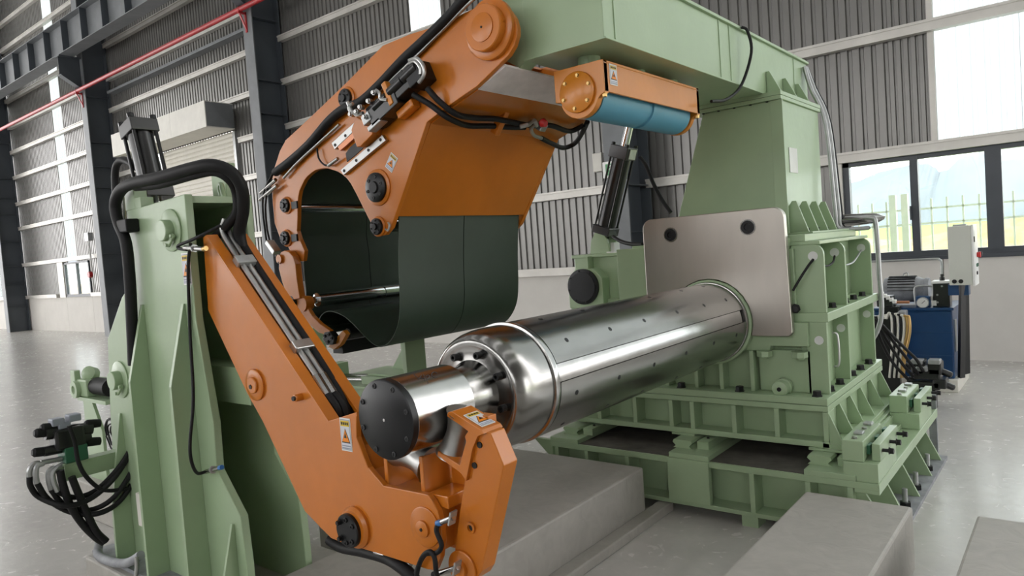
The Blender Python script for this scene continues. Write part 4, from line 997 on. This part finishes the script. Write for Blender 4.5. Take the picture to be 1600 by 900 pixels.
G().lathe([(.009, 0), (.009, .008)], av(471, 620, AY0-.030), (0, -1, 0), 12).to('plug_hole', 'bolt_black', arm)
p = av(541, 679); sticker(arm, p, (1, 0, 0), (0, 0, 1), .058, .118, (0, -1, 0))
# lower roller cradle
LR = Vector((-1.7975, 1.635, MZ-.1685))
for x in (-1.888, -1.712):
    G().box(x-.009, x+.009, 1.575, 1.715, .80, .945 if x < -1.8 else .955).to('roller_fork', 'orange', arm, .003)
G().box(-1.90, -1.66, 1.575, 1.715, .80, .815).to('cradle_plate', 'orange', arm, .002)
for x, y in ((-1.85, 1.585), (-1.825, 1.585), (-1.76, 1.60)): bolt(arm, 'cradle_bolt', (x, y, .815), (0, 0, 1), .008, .008, 'brass')
G().prism([(-1.69, .80), (-1.60, .80), (-1.60, .985), (-1.69, .955)], 'Y', 1.69, 1.71).to('rear_stop', 'orange', arm, .003)
G().box(-1.69, -1.60, 1.575, 1.70, .80, .84).to('stop_block', 'orange', arm, .003)
def diabolo(parent, c, ax, L_, r0, r1, name):
    prof = []
    for k in range(13):
        t = -1+2*k/12; prof.append((r0+(r1-r0)*t*t, t*L_/2))
    prof = [(r1*.6, -L_/2-.002)] + prof + [(r1*.6, L_/2+.002)]
    return G().lathe(prof, c, ax, 36).to(name, 'steel_dull', parent, smooth=True)
diabolo(arm, LR, (.962, 0, -.273), .150, .046, .066, 'support_roller')
# ================================================================= ORANGE JAW
jw = thing('clamp_jaw', 'orange hinged clamp jaw with a hollow roller and warning sticker beside the shaft', 'clamp jaw', (-1.5, 1.63, .6))
JY0, JY1 = 1.60, 1.668
jp = polyY([(748, 672), (766, 677), (787, 728), (752, 893), (745, 905), (714, 905), (708, 880), (718, 800), (726, 752)], JY0)
G().prism(jp, 'Y', JY0, JY1).to('jaw_plate', 'orange', jw, .003)
fr = polyY([(698, 650), (700, 644), (706, 643), (752, 672), (756, 678), (746, 682), (738, 702), (728, 752), (720, 740), (683, 712), (684, 705), (718, 727), (728, 690), (726, 682), (731, 674), (722, 667)], JY0-.014)
G().prism(fr, 'Y', JY0-.014, JY0+.078).to('roller_frame', 'orange', jw, .002)
G().box(*(lambda a: (a.x-.02, a.x+.03, JY0+.05, JY0+.09, a.z-.01, a.z+.014))(at(735, 662, 'Y', JY0))).to('frame_lug', 'orange', jw, .002)
RC = Vector((-1.590, 1.652, 1.016)); rd = Vector((.42, 0, .91)).normalized()
diabolo(jw, Vector((MX+.168*math.cos(dg(-25)), 1.64, MZ+.168*math.sin(dg(-25)))), rd, .155, .038, .056, 'side_roller')
for x, y in ((750, 695), (742, 727), (738, 824)): G().lathe([(.010, 0), (.010, .004)], at(x, y, 'Y', JY0), (0, -1, 0), 16).to('plate_hole', 'bolt_black', jw)
G().lathe([(.018, 0), (.018, .008), (.011, .009), (.011, .002)], at(737, 824, 'Y', JY0), (0, -1, 0), 18).to('grease_port', 'orange', jw)
c = at(724, 887, 'Y', JY0); b_ = G().lathe([(.058, 0), (.058, .008), (.054, .011)], c, (0, -1, 0), 36).to('hinge_boss', 'orange', jw, smooth=True)
G().lathe([(.028, 0), (.028, .016), (.025, .018)], c+Vector((0, -.01, 0)), (0, -1, 0), 28).to('hinge_pin', 'orange', b_, smooth=True)
# sticker on the sloped top of the jaw frame
s0, s1 = at(718, 650.5, 'Y', JY0-.014), at(750, 670.5, 'Y', JY0-.014)
us = (s1-s0).normalized(); ns = us.cross(Vector((0, -1, 0))); ns = ns if ns.z > 0 else -ns
sticker(jw, (s0+s1)/2+Vector((0, .045, 0))+ns*.001, (0, 1, 0), -us, .064, .080, ns)

# pipes and hoses in the arm channel
def ch(t, yy, lift): q = Vector((AP[0][0], 0, AP[0][1]))*(1-t)+a1*t; q = q+an*(-lift); return Vector((q.x, yy, q.z))
for k, yy in enumerate((1.617, 1.646)):
    tag(G().tube([ch(-.03, yy+.01, .06), ch(.02, yy, .012), ch(.3, yy, .004), ch(.82, yy, .0)], .0125, 10).to('steel_pipe', 'steel_dull', smooth=True), ['steel pipe nearest the lip in the orange arm channel', 'steel pipe between its twin and the black hose in the orange arm channel'][k], 'pipe')
    tag(G().cyl(ch(.80, yy, .0), ch(.89, yy, -.006), .017, 8).to('hose_coupling', 'steel_bright', smooth=True), ['steel coupling on the lip-side pipe in the arm channel', 'steel coupling on the inner pipe in the arm channel'][k], 'coupling')
    hose('hydraulic_hose', ['black hose leaving the lip-side pipe coupling in the arm channel', 'black hose leaving the inner pipe coupling in the arm channel'][k], [ch(.88, yy, -.006), ch(.94, yy+.008, -.012), ch(.98, yy+.012, -.04), ch(1.0, yy+.01, -.08)], .0165)
hose('hydraulic_hose', 'thick black hose lying along the far wall of the orange arm channel', [ch(.0, 1.676, .06), ch(.05, 1.68, .005), ch(.3, 1.684, -.012), ch(.7, 1.686, -.016), ch(.9, 1.686, -.025), ch(.97, 1.686, -.05)], .020)
for t in (.18, .66):
    q = ch(t, 1.632, .004)
    tag(G().obox(q, ad, Vector((0, 1, 0)), an, .045, .085, .05).to('pipe_clamp', 'galvanised' if t < .5 else 'steel_dull', bevel=.004), 'grey clamp holding the two pipes %s in the orange arm channel' % ('high up' if t < .5 else 'halfway down'), 'clamp')
# big hose loop over the post
def HP(l): return [at(x, y, 'Y', Y) for x, y, Y in l]
hose('hydraulic_hose', 'thick black hose bundle arching over the green post into the orange arm', HP([(209, 570, 1.46), (206, 500, 1.46), (203, 440, 1.46), (197, 380, 1.46), (184, 345, 1.46), (180, 318, 1.46), (190, 296, 1.46), (212, 285, 1.46), (250, 277, 1.47), (300, 263, 1.50), (332, 258, 1.53), (360, 268, 1.58), (377, 292, 1.62), (380, 325, 1.65), (374, 360, 1.665), (377, 385, 1.672)]), .026)
hose('hydraulic_hose', 'second black hose strapped under the bundle arching over the green post', HP([(212, 292, 1.50), (250, 288, 1.50), (300, 274, 1.52), (335, 268, 1.55), (358, 280, 1.59), (369, 300, 1.63), (370, 330, 1.64), (355, 352, 1.63), (335, 372, 1.62)]), .020)
hose('hydraulic_hose', 'black hose dropping from the cylinder cap behind the green post top', HP([(236, 290, 1.62), (222, 270, 1.62), (205, 255, 1.62), (190, 250, 1.62), (181, 262, 1.62), (180, 290, 1.62), (184, 330, 1.6)]), .018)
hose('sensor_cable', 'thin black cable looping from the arm sensor down the front of the post', HP([(345, 352, 1.55), (320, 365, 1.50), (297, 376, 1.48), (280, 383, 1.475), (279, 388, 1.475), (292, 390, 1.475)]), .007, cat='cable')
hose('sensor_cable', 'thin black cable running down the post front to the lower blue-tipped sensor', HP([(298, 380, 1.49), (294, 420, 1.488), (297, 520, 1.488), (302, 620, 1.44), (297, 690, 1.40), (299, 720, 1.40), (308, 739, 1.44), (322, 737, 1.485)]), .007, cat='cable')
for nm, a, b, Y, lb in (('upper', (289, 387), (318, 389), 1.475, 'small steel proximity sensor pointing at the orange arm top'), ('lower', (322, 737), (343, 731), 1.485, 'small steel sensor with blue tip on the lower post edge')):
    t = thing('proximity_sensor', lb, 'sensor', at(*a, 'Y', Y))
    G().cyl(at(*a, 'Y', Y), at(*b, 'Y', Y), .010, 12).to('sensor_body', 'steel_bright', t, smooth=True)
    m = at((a[0]+b[0])/2, (a[1]+b[1])/2, 'Y', Y); G().lathe([(.017, -.004), (.017, .004)], m, at(*b, 'Y', Y)-at(*a, 'Y', Y), 6).to('sensor_nut', 'galvanised', t)
    G().cyl(at(*b, 'Y', Y), at(b[0]+4, b[1]-1, 'Y', Y), .010, 12).to('sensor_tip', 'brass' if nm == 'upper' else 'blue_cap', t)
# steel pipes down the left of the post
for k in range(3):
    x0 = 186+k*7
    tag(G().tube(HP([(x0+6, 285, 1.60), (x0+8, 330, 1.60), (x0+12, 420, 1.60), (x0+17, 520, 1.58)]), .010, 8).to('steel_pipe', 'steel_bright', smooth=True), ['outermost of three steel pipes beside the green post', 'middle one of three steel pipes beside the green post', 'innermost of three steel pipes, against the green post'][k], 'pipe')
p = at(200, 353, 'Y', 1.47); tag(G().box(p.x-.05, p.x+.05, 1.44, 1.4995, p.z-.03, p.z+.03).to('hose_clamp', 'rubber', bevel=.006), 'black clamp holding the hose bundle to the green post', 'clamp')
# sensors and cables on the jaw
for a, b, Y, lb in (((690, 816), (709, 808), 1.535, 'steel sensor with a blue cable end between arm and jaw'), ((684, 896), (716, 886), 1.555, 'steel sensor at the foot of the jaw hinge')):
    t = thing('proximity_sensor', lb, 'sensor', at(*a, 'Y', Y))
    G().cyl(at(*a, 'Y', Y), at(*b, 'Y', Y), .009, 12).to('sensor_body', 'steel_bright', t, smooth=True)
    m = at(b[0]-2, b[1]+1, 'Y', Y); G().obox(m, (0, 1, 0), (.3, 0, .95), (.95, 0, -.3), .03, .045, .006).to('sensor_bracket', 'galvanised', t)
    G().cyl(at(a[0]-7, a[1]+2, 'Y', Y), at(*a, 'Y', Y), .010, 12).to('cable_end', 'blue_cap' if 'blue' in lb else 'rubber', t)
hose('sensor_cable', 'black cable hanging from the blue-ended jaw sensor to the arm bottom', HP([(685, 817, 1.535), (682, 830, 1.53), (690, 852, 1.53), (682, 864, 1.53), (665, 866, 1.53), (655, 882, 1.53), (650, 905, 1.53)]), .008, cat='cable')
hose('sensor_cable', 'black cable looping past the arm end to the jaw hinge sensor', HP([(650, 895, 1.54), (660, 870, 1.52), (672, 862, 1.52), (679, 872, 1.52), (681, 890, 1.52), (684, 905, 1.54)]), .008, cat='cable')
hose('hydraulic_hose', 'black hose sleeve hanging under the lower edge of the orange arm', HP([(515, 843, 1.62), (535, 855, 1.62), (570, 862, 1.60), (605, 872, 1.58), (630, 888, 1.56), (648, 906, 1.56)]), .022)
tag(G().cyl(at(586, 862, 'Y', 1.575), at(642, 882, 'Y', 1.575), .010, 10).to('steel_pipe', 'steel_bright', smooth=True), 'bright steel pipe above the hose sleeve under the orange arm', 'pipe')

# ================================================================= VALVE BLOCK ON BRACKET (left of the post)
VX = -3.86
br = thing('valve_bracket', 'pale green channel bracket jutting from the post base', 'bracket', (VX, 1.35, .7))
G().box(VX-.04, VX+.04, 1.24, 1.50, .735, .745).to('top_flange', 'green', br, .001)
G().box(VX+.032, VX+.04, 1.24, 1.50, .665, .735).to('side_flange', 'green', br, .001)
G().box(VX-.04, VX-.032, 1.24, 1.50, .665, .735).to('side_flange', 'green', br, .001)
vb = thing('valve_stack', 'stack of black solenoid valves on a dark green manifold, at the bracket end', 'valve', (VX, 1.27, .745))
def VP(x, y, dx=0): p = at(x, y, 'X', VX+dx); return p
G().obox(VP(114, 707), (1, 0, 0), (0, 1, 0), (0, 0, 1), .10, .10, .075).to('manifold', 'green_dark', vb, .004)
G().obox(VP(105, 683), (1, 0, 0), (0, 1, 0), (0, 0, 1), .10, .13, .10).to('valve_body', 'black_paint', vb, .012)
for y, a, b in ((678, 70, 143), (691, 88, 140)):
    G().cyl(VP(a, y), VP(b, y-9), .030, 18).to('solenoid', 'black_paint', vb, smooth=True)
for x, y in ((68, 676), (65, 706), (146, 662), (146, 690), (78, 668)):
    G().lathe([(.020, -.03), (.022, .0), (.022, .03), (.014, .04)], VP(x, y), (0, -1, .15), 16).to('solenoid_cap', 'rubber', vb, smooth=True)
G().cyl(VP(68, 706), VP(98, 700), .024, 16).to('solenoid', 'black_paint', vb, smooth=True)
for x, y in ((88, 659), (114, 652), (98, 664)): G().obox(VP(x, y), (1, 0, 0), (0, 1, 0), (0, 0, 1), .06, .055, .035).to('plug_socket', 'sticker_grey', vb, .006)
G().cyl(VP(64, 723), VP(106, 715), .013, 10).to('port_pipe', 'galvanised', vb, smooth=True)
G().cyl(VP(85, 732), VP(100, 724), .013, 10).to('port_pipe', 'galvanised', vb, smooth=True)
HV = 'hoses of the valve stack'
hl = [([(62, 724), (52, 726), (46, 736), (46, 745), (48, 760), (62, 777), (100, 790), (140, 780), (180, 745), (214, 690)], 'black hose from the outer port pipe sweeping up to the post'),
      ([(68, 724), (58, 729), (56, 742), (58, 755), (75, 780), (110, 800), (150, 803), (185, 785), (218, 740)], 'black hose from the outer port pipe sweeping lowest to the post'),
      ([(86, 730), (77, 736), (76, 748), (80, 765), (100, 788), (140, 797), (180, 775), (216, 720)], 'black hose from the inner port pipe curving up to the post'),
      ([(90, 730), (83, 738), (83, 750), (90, 768), (115, 777), (150, 766), (190, 725), (215, 680)], 'black hose from the inner port pipe curving highest to the post'),
      ([(94, 735), (98, 755), (110, 790), (130, 820), (150, 840), (162, 848)], 'thick black hose dropping straight from the manifold to the floor loop'),
      ([(112, 745), (122, 770), (135, 800), (150, 830), (166, 846)], 'thicker black hose beside the bracket dropping to the floor loop'),
      ([(108, 665), (117, 690), (122, 720), (135, 745), (160, 765), (190, 765), (218, 758)], 'thin black cable from the top plug looping under the bracket')]
for k, (pts, lb) in enumerate(hl):
    P_ = [at(x, y, 'X', VX+.03+.012*k if i < 6 else VX+.10) for i, (x, y) in enumerate(pts)]
    if k in (0, 1, 2, 3):
        G_ = [at(x, y, 'X', VX+.03+.012*k) for x, y in pts[:4]]
        tag(G().tube(G_, .013, 8).to('hose_elbow', 'galvanised', smooth=True), ['outermost steel elbow on the long port pipe', 'second steel elbow on the long port pipe', 'outer steel elbow on the short port pipe', 'inner steel elbow on the short port pipe'][k], 'elbow')
        P_ = P_[3:]
    hose('hydraulic_hose', lb, P_, .010 if k == 6 else (.017 if k in (4, 5) else .013), group=HV, cat='cable' if k == 6 else 'hose')
hose('hose_loop', 'dusty grey hose loop lying on the foundation block', [Vector(v) for v in ((-3.95, 1.41, .30), (-3.97, 1.40, .245), (-3.93, 1.385, .225), (-3.84, 1.38, .225), (-3.72, 1.385, .232), (-3.62, 1.40, .25), (-3.52, 1.42, .30))], .022, 'tarp_grey')
p = at(217, 800, 'Y', 1.44); tag(G().box(p.x-.02, p.x+.10, 1.44, 1.499, p.z-.07, p.z+.09).to('junction_box', 'hood', bevel=.004), 'beige box fixed to the post base between two fins', 'box')
hose('anchor_chain', 'short steel chain end at the foot of the post fin', [(-3.52, 1.40, .30), (-3.515, 1.395, .25), (-3.52, 1.39, .215)], .010, 'steel_dull', cat='chain')
# small gear motor on a green stand behind the post
gm = thing('gear_motor', 'small green gear unit with black motor on a green stand, behind the post', 'gear motor', (-5.1, 2.0, .25))
def GP(x, y): return at(x, y, 'Y', 2.0)
c = GP(140, 601); sx = .30
G().box(c.x-.10, c.x+.13, 1.93, 2.07, c.z-.07, c.z+.05).to('gear_case', 'green', gm, .01)
G().box(c.x-.11, c.x-.03, 1.92, 1.96, c.z-.05, c.z+.11).to('end_plate', 'green', gm, .006)
G().lathe([(.06, 0), (.06, .03), (.03, .031), (.02, .01)], (c.x-.02, 1.93, c.z-.02), (0, -1, 0), 24).to('bearing_cover', 'green', gm, smooth=True)
G().lathe([(.05, -.03), (.05, .03), (.02, .05)], (c.x+.04, 2.0, c.z+.08), (.5, -.7, .3), 14).to('fan_cowl', 'green', gm, smooth=True)
G().cyl((c.x+.13, 2.0, c.z), (c.x+.36, 2.0, c.z), .06, 22).to('motor', 'rubber', gm, smooth=True)
G().box(c.x-.02, c.x+.45, 1.92, 2.08, c.z-.095, c.z-.07).to('motor_plate', 'green', gm)
G().prism([(c.x+.05, .25), (c.x+.05, c.z-.095), (c.x+.20, c.z-.095), (c.x+.32, .6), (c.x+.32, .25)], 'Y', 1.93, 1.95).to('stand_plate', 'green', gm)
G().prism([(c.x+.22, .25), (c.x+.22, c.z-.095), (c.x+.45, c.z-.095), (c.x+.50, .25)], 'Y', 2.05, 2.07).to('stand_plate', 'green', gm)
G().box(c.x+.05, c.x+.5, 1.95, 2.05, .25, .27).to('stand_foot', 'green', gm)
cblock('motor_plinth', c.x+.0, c.x+.65, 1.85, 2.25, 0, .25, 'small concrete plinth under the green gear motor stand')
# cable coil hanging on the stand
g = G(); c2 = at(170, 678, 'Y', 1.88)
for k in range(5):
    a0_ = random.random()*6; rr2 = .055+.008*k; ox, oz = random.uniform(-.03, .03), random.uniform(-.05, .03)
    g.tube([Vector((c2.x+ox+rr2*math.cos(a0_+2*math.pi*j/10), 1.915-.004*k+.005*math.sin(j*2), c2.z+oz+rr2*1.1*math.sin(a0_+2*math.pi*j/10))) for j in range(11)], .005, 6, 3)
tag(g.to('cable_coil', 'rubber', smooth=True), 'tangled coil of thin black cable hanging behind the post base', 'cable coil')

# ================================================================= GREEN CARRIAGE BEHIND THE ARM
cc = thing('carriage', 'green carriage table with upright plate, seen between orange arm and mandrel', 'carriage', (-3.7, 3.1, 0))
G().box(-4.15, -3.36, 2.95, 3.55, .0, .78).to('carriage_base', 'green', cc, .006)
G().box(-4.2, -3.34, 2.93, 3.6, .78, .80).to('carriage_deck', 'green', cc, .003)
G().box(-3.72, -3.38, 2.96, 3.30, .81, .86).to('table', 'green', cc, .004)
G().box(-3.70, -3.40, 3.0, 3.28, .86, .875).to('table_top', 'green', cc, .003)
G().box(-3.35, -3.315, 3.0, 3.16, .0, 1.25).to('upright_plate', 'green', cc, .003)
G().box(-3.56, -3.46, 3.18, 3.24, .875, 1.25).to('upright_rib', 'green', cc, .003)
G().box(-3.42, -3.39, 3.10, 3.24, .875, 1.25).to('upright_rib', 'green', cc, .003)
G().prism([(-3.56, .875), (-3.68, .875), (-3.56, 1.02)], 'Y', 3.2, 3.22).to('rib_gusset', 'green', cc)
G().box(-4.35, -4.25, 3.0, 3.1, .0, 1.2).to('far_post', 'green', cc, .003)
G().cyl((-4.2, 3.0, .81), (-3.72, 3.0, .83), .012, 10).to('guide_rod', 'steel_bright', cc)
G().cyl((-4.2, 3.14, .81), (-3.72, 3.14, .83), .012, 10).to('guide_rod', 'steel_bright', cc)
G().box(-4.25, -4.15, 2.97, 3.2, .80, .90).to('rod_block', 'green', cc)

# ================================================================= HYDRAULIC POWER UNIT
hp = thing('power_unit', 'blue hydraulic oil tank on a grey plinth, by the wall under the window', 'oil tank', (-1.3, 7.9, 0))
G().box(-1.72, -.97, 7.58, 8.35, 0, .12).to('plinth', 'hood', hp, .006)
G().box(-1.66, -1.0, 7.63, 8.3, .12, .76).to('tank', 'blue_tank', hp, .012)
G().box(-1.68, -.985, 7.61, 8.31, .76, .785).to('tank_lid', 'blue_tank', hp, .004)
for z in (.33, .55): G().box(-1.661, -.999, 7.626, 8.305, z-.006, z+.006).to('seam', 'blue_tank', hp)
G().box(-.999, -.99, 7.72, 7.82, .36, .66).to('level_gauge', 'galvanised', hp, .002)
def U(x, y, Y=7.7): return at(x, y, 'Y', Y)
em = thing('electric_motor', 'grey electric motor lying on top of the blue oil tank', 'motor', (-1.4, 7.95, .785))
c0, c1 = Vector((-1.62, 7.95, .935)), Vector((-1.22, 7.95, .935))
prof = []
n_ = 10
G().lathe([(.09, 0), (.115, .01), (.125, .04), (.125, .30), (.10, .36), (.11, .365), (.11, .40)], c0, (1, 0, 0), 32).to('motor_case', 'tarp_grey', em, smooth=True)
for k in range(14):
    a = math.pi*k/13; G().obox(c0+Vector((.17, .128*math.cos(a), .128*math.sin(a))), (1, 0, 0), (0, math.cos(a), math.sin(a)), (0, -math.sin(a), math.cos(a)), .24, .016, .006).to('cooling_fin', 'black_plate', em)
for x in (-1.56, -1.30): G().box(x-.03, x+.03, 7.85, 8.05, .785, .84).to('motor_foot', 'tarp_grey', em)
G().tube([(-1.44, 7.95, 1.065), (-1.44, 7.95, 1.09), (-1.41, 7.95, 1.10), (-1.40, 7.95, 1.065)], .007, 8).to('lifting_eye', 'galvanised', em)
pg = thing('pressure_gauge', 'round white pressure gauge on a blue block on the tank', 'gauge', (-1.24, 7.66, .785))
c = U(1442, 473, 7.66)
G().box(c.x-.06, c.x+.06, 7.67, 7.75, .785, c.z+.06).to('gauge_block', 'blue_tank', pg, .006)
G().lathe([(.052, 0), (.052, .03), (.046, .032), (.046, .026)], (c.x, 7.67, c.z), (0, -1, 0), 28).to('gauge_case', 'galvanised', pg, smooth=True)
G().lathe([(.045, 0), (.045, .003)], (c.x, 7.642, c.z), (0, -1, 0), 28).to('gauge_dial', 'white_plastic', pg)
G().obox((c.x+.008, 7.637, c.z+.008), (.7, 0, .7), (0, 1, 0), (-.7, 0, .7), .04, .002, .004).to('gauge_needle', 'bolt_black', pg)
G().tube([(c.x-.07, 7.72, c.z-.02), (c.x-.075, 7.72, c.z+.11), (c.x-.05, 7.72, c.z+.15), (c.x+.06, 7.72, c.z+.15), (c.x+.08, 7.72, c.z+.12), (c.x+.08, 7.72, c.z-.05)], .011, 10).to('gauge_pipe', 'galvanised', pg, smooth=True)
p = U(1460, 487, 7.66); G().box(p.x-.02, p.x+.02, 7.655, 7.66, .80, .85).to('tag', 'white_plastic', pg)
ft = thing('filter_unit', 'black boxed filter with a white cap and steel pipe on the blue tank', 'filter', (-1.1, 7.75, .785))
G().box(-1.155, -1.02, 7.68, 7.82, .785, 1.005).to('filter_body', 'black_paint', ft, .006)
G().box(-1.165, -1.01, 7.67, 7.83, 1.005, 1.03).to('filter_cap', 'white_plastic', ft, .006)
for dx, dz in ((.0, .18), (-.04, .1), (-.04, .03)): bolt(ft, 'filter_bolt', (-1.08+dx, 7.68, .80+dz), (0, -1, 0), .008, .006, 'galvanised')
G().lathe([(.022, 0), (.022, .03), (.014, .035), (.014, .06)], (-1.085, 7.75, 1.03), (0, 0, 1), 12).to('pipe_nut', 'black_paint', ft)
G().tube([(-1.085, 7.75, 1.08), (-1.085, 7.75, 1.19), (-1.10, 7.75, 1.225), (-1.14, 7.75, 1.235), (-1.4, 7.75, 1.235), (-1.75, 7.75, 1.235)], .011, 10).to('return_pipe', 'galvanised', ft, smooth=True)
# valve manifold left of the tank with its hoses
vm = thing('valve_manifold', 'black hydraulic manifold with white plugs, left of the blue tank', 'manifold', (-1.5, 7.35, .4))
for k, (x, y, a, b, m) in enumerate(((1384, 470, .13, .10, 'black_paint'), (1392, 484, .15, .07, 'black_plate'), (1405, 490, .12, .06, 'tarp_grey'))):
    p = U(x, y, 7.35); G().box(p.x-a/2, p.x+a/2, 7.28, 7.42, p.z-b/2, p.z+b/2).to('manifold_block', m, vm, .008)
for k in range(5):
    p = U(1378+k*5, 459+k*3, 7.27); G().box(p.x-.013, p.x+.013, 7.24, 7.30, p.z-.016, p.z+.016).to('white_plug', 'white_plastic', vm, .003)
    p = U(1384+k*5, 468+k*3, 7.27); G().lathe([(.010, 0), (.010, .03)], p, (0, -1, 0), 10).to('port_cap', 'black_paint', vm)
p = U(1412, 472, 7.3); G().box(p.x-.06, p.x+.05, 7.28, 7.30, p.z-.012, p.z+.012).to('copper_bar', 'copper', vm, .003)
G().cyl(U(1372, 496, 7.25), U(1404, 492, 7.25), .022, 14).to('header_pipe', 'hood', vm, smooth=True)
G().box(-1.62, -1.40, 7.33, 7.40, .0, .74).to('manifold_stand', 'bolt_black', vm)
HH = 'hoses at the blue oil tank'
names = ['first', 'second', 'third', 'fourth', 'fifth', 'sixth', 'seventh']
for k in range(7):
    x = 1388+k*4.6
    c = 'hood' if k % 2 == 0 else 'rubber'
    hose('hydraulic_hose', '%s hose counted from the green gearbox, hanging from the %s manifold header' % (names[k], 'black'), [U(x-3, 498, 7.22), U(x+1, 489+k, 7.2), U(x+5, 496, 7.2), U(x+6, 520, 7.2), U(x+5-k, 555, 7.22), U(x+2-k, 590, 7.25)], .011, c if k < 5 else 'brass', HH, 8)
for k in range(4):
    hose('hydraulic_hose', ['thick black hose falling closest to the gearbox side towards the floor valve', 'black hose crossing over to the floor valve from the manifold', 'inner black hose sagging down to the floor valve', 'straight black hose running to the floor valve top'][k],
         [U(1366+k*3, 498+k*2, 6.3), U(1370+k*7, 515+k*2, 6.35), U(1380+k*12, 540+k*2, 6.45), U(1396+k*12, 568-k*2, 6.6), U(1418+k*8, 592-k*4, 6.8)], .013, group=HH)
fv = thing('floor_valve', 'cluster of black solenoid valves with silver heads near the floor, before the blue tank', 'valve', (-1.25, 6.9, 0))
def V7(x, y): return at(x, y, 'Y', 6.9)
for x, y, a, b in ((1450, 582, .20, .10), (1436, 572, .10, .12), (1462, 574, .10, .11), (1448, 600, .22, .07), (1470, 598, .10, .08)):
    p = V7(x, y); G().box(p.x-a/2, p.x+a/2, 6.82, 6.98, p.z-b/2, p.z+b/2).to('valve_body', 'black_paint', fv, .012)
for x, y in ((1435, 563), (1462, 563), (1443, 574)):
    p = V7(x, y); G().box(p.x-.045, p.x+.045, 6.80, 6.90, p.z-.02, p.z+.02).to('plug_head', 'galvanised', fv, .008)
for x, y in ((1424, 574), (1476, 582), (1480, 602), (1428, 596)):
    p = V7(x, y); G().lathe([(.025, -.05), (.028, 0), (.025, .05), (.014, .06)], p, (1, 0, -.4), 16).to('solenoid', 'black_paint', fv, smooth=True)
p = V7(1450, 612); G().box(p.x-.06, p.x+.06, 6.88, 6.96, 0, max(.02, V7(1450, 596).z-.03)).to('valve_foot', 'black_plate', fv)
# control box on slanted posts
cb = thing('control_box', 'grey control box with buttons on slanted posts beside the blue tank', 'control box', (-.9, 7.7, 0))
G().box(-.995, -.815, 7.50, 7.76, 1.0, 1.53).to('cabinet', 'cabinet', cb, .006)
dr = G().box(-.813, -.795, 7.49, 7.77, .99, 1.535).to('cabinet_door', 'white_plastic', cb, .004)
G().box(-.794, -.792, 7.53, 7.72, 1.06, 1.48).to('door_panel', 'white_plastic', dr)
G().lathe([(.022, 0), (.022, .012), (.026, .014), (.026, .03)], (-.793, 7.66, 1.26), (1, 0, 0), 16).to('emergency_button', 'red_plastic', dr, smooth=True)
G().lathe([(.02, 0), (.02, .035)], (-.793, 7.73, 1.265), (1, 0, 0), 14).to('selector_switch', 'bolt_black', dr)
for k, (z, m) in enumerate(((1.17, 'green_dark'), (1.17, 'green_dark'), (1.10, 'bolt_black'))): G().lathe([(.016, 0), (.016, .008)], (-.792, 7.60+.07*k if k < 2 else 7.60, z), (1, 0, 0), 14).to('push_button', m, dr)
G().box(-.80, -.788, 7.50, 7.52, 1.38, 1.43).to('door_lock', 'bolt_black', dr)
G().box(-.96, -.86, 7.58, 7.68, 1.53, 1.545).to('top_plate', 'galvanised', cb)
for x in (-.955, -.905): G().lathe([(.019, 0), (.019, .004), (.012, .005)], (x, 7.5, 1.035), (0, -1, 0), 16).to('cable_gland', 'bolt_black', cb)
g = G()
for (x0, y0, z0), (x1, y1, z1) in (((-.905, 7.6, 1.0), (-.96, 7.72, .12)), ((-.90, 7.72, 1.0), (-.945, 7.95, .12))):
    d_ = Vector((x1-x0, y1-y0, z1-z0)); u = d_.normalized(); v = u.orthogonal().normalized(); g.obox(((x0+x1)/2, (y0+y1)/2, (z0+z1)/2), u, v, u.cross(v), d_.length, .05, .035)
g.to('slanted_post', 'black_paint', cb)
G().box(-1.02, -.86, 7.60, 7.72, .90, 1.0).to('mount_plate', 'blue_tank', cb)
# paving joint and wall fittings left
fp = thing('fire_pipe', 'thin white pipe with a red valve beside the far steel column', 'pipe', (-24.0, 9.2, 1.5))
G().cyl((-24.3, 9.22, 1.3), (-24.3, 9.22, 3.1), .03, 8).to('riser', 'white_plastic', fp)
G().lathe([(.10, -.05), (.10, .05)], (-24.3, 9.15, 1.85), (0, -1, 0), 12).to('red_valve', 'red', fp)
G().box(-24.45, -24.15, 9.15, 9.3, 2.9, 3.15).to('bracket', 'galvanised', fp)
# cylinder hoses
hose('hydraulic_hose', 'black hose from the slanted cylinder head down behind the steel plate', HP([(1000, 245, 4.62), (1010, 260, 4.62), (1020, 285, 4.62), (1033, 310, 4.62), (1048, 332, 4.62)]), .014)
hose('hydraulic_hose', 'black hose from the slanted cylinder foot to the gearbox top', HP([(958, 370, 4.55), (970, 377, 4.5), (985, 381, 4.45), (1004, 382, 4.4)]), .014)
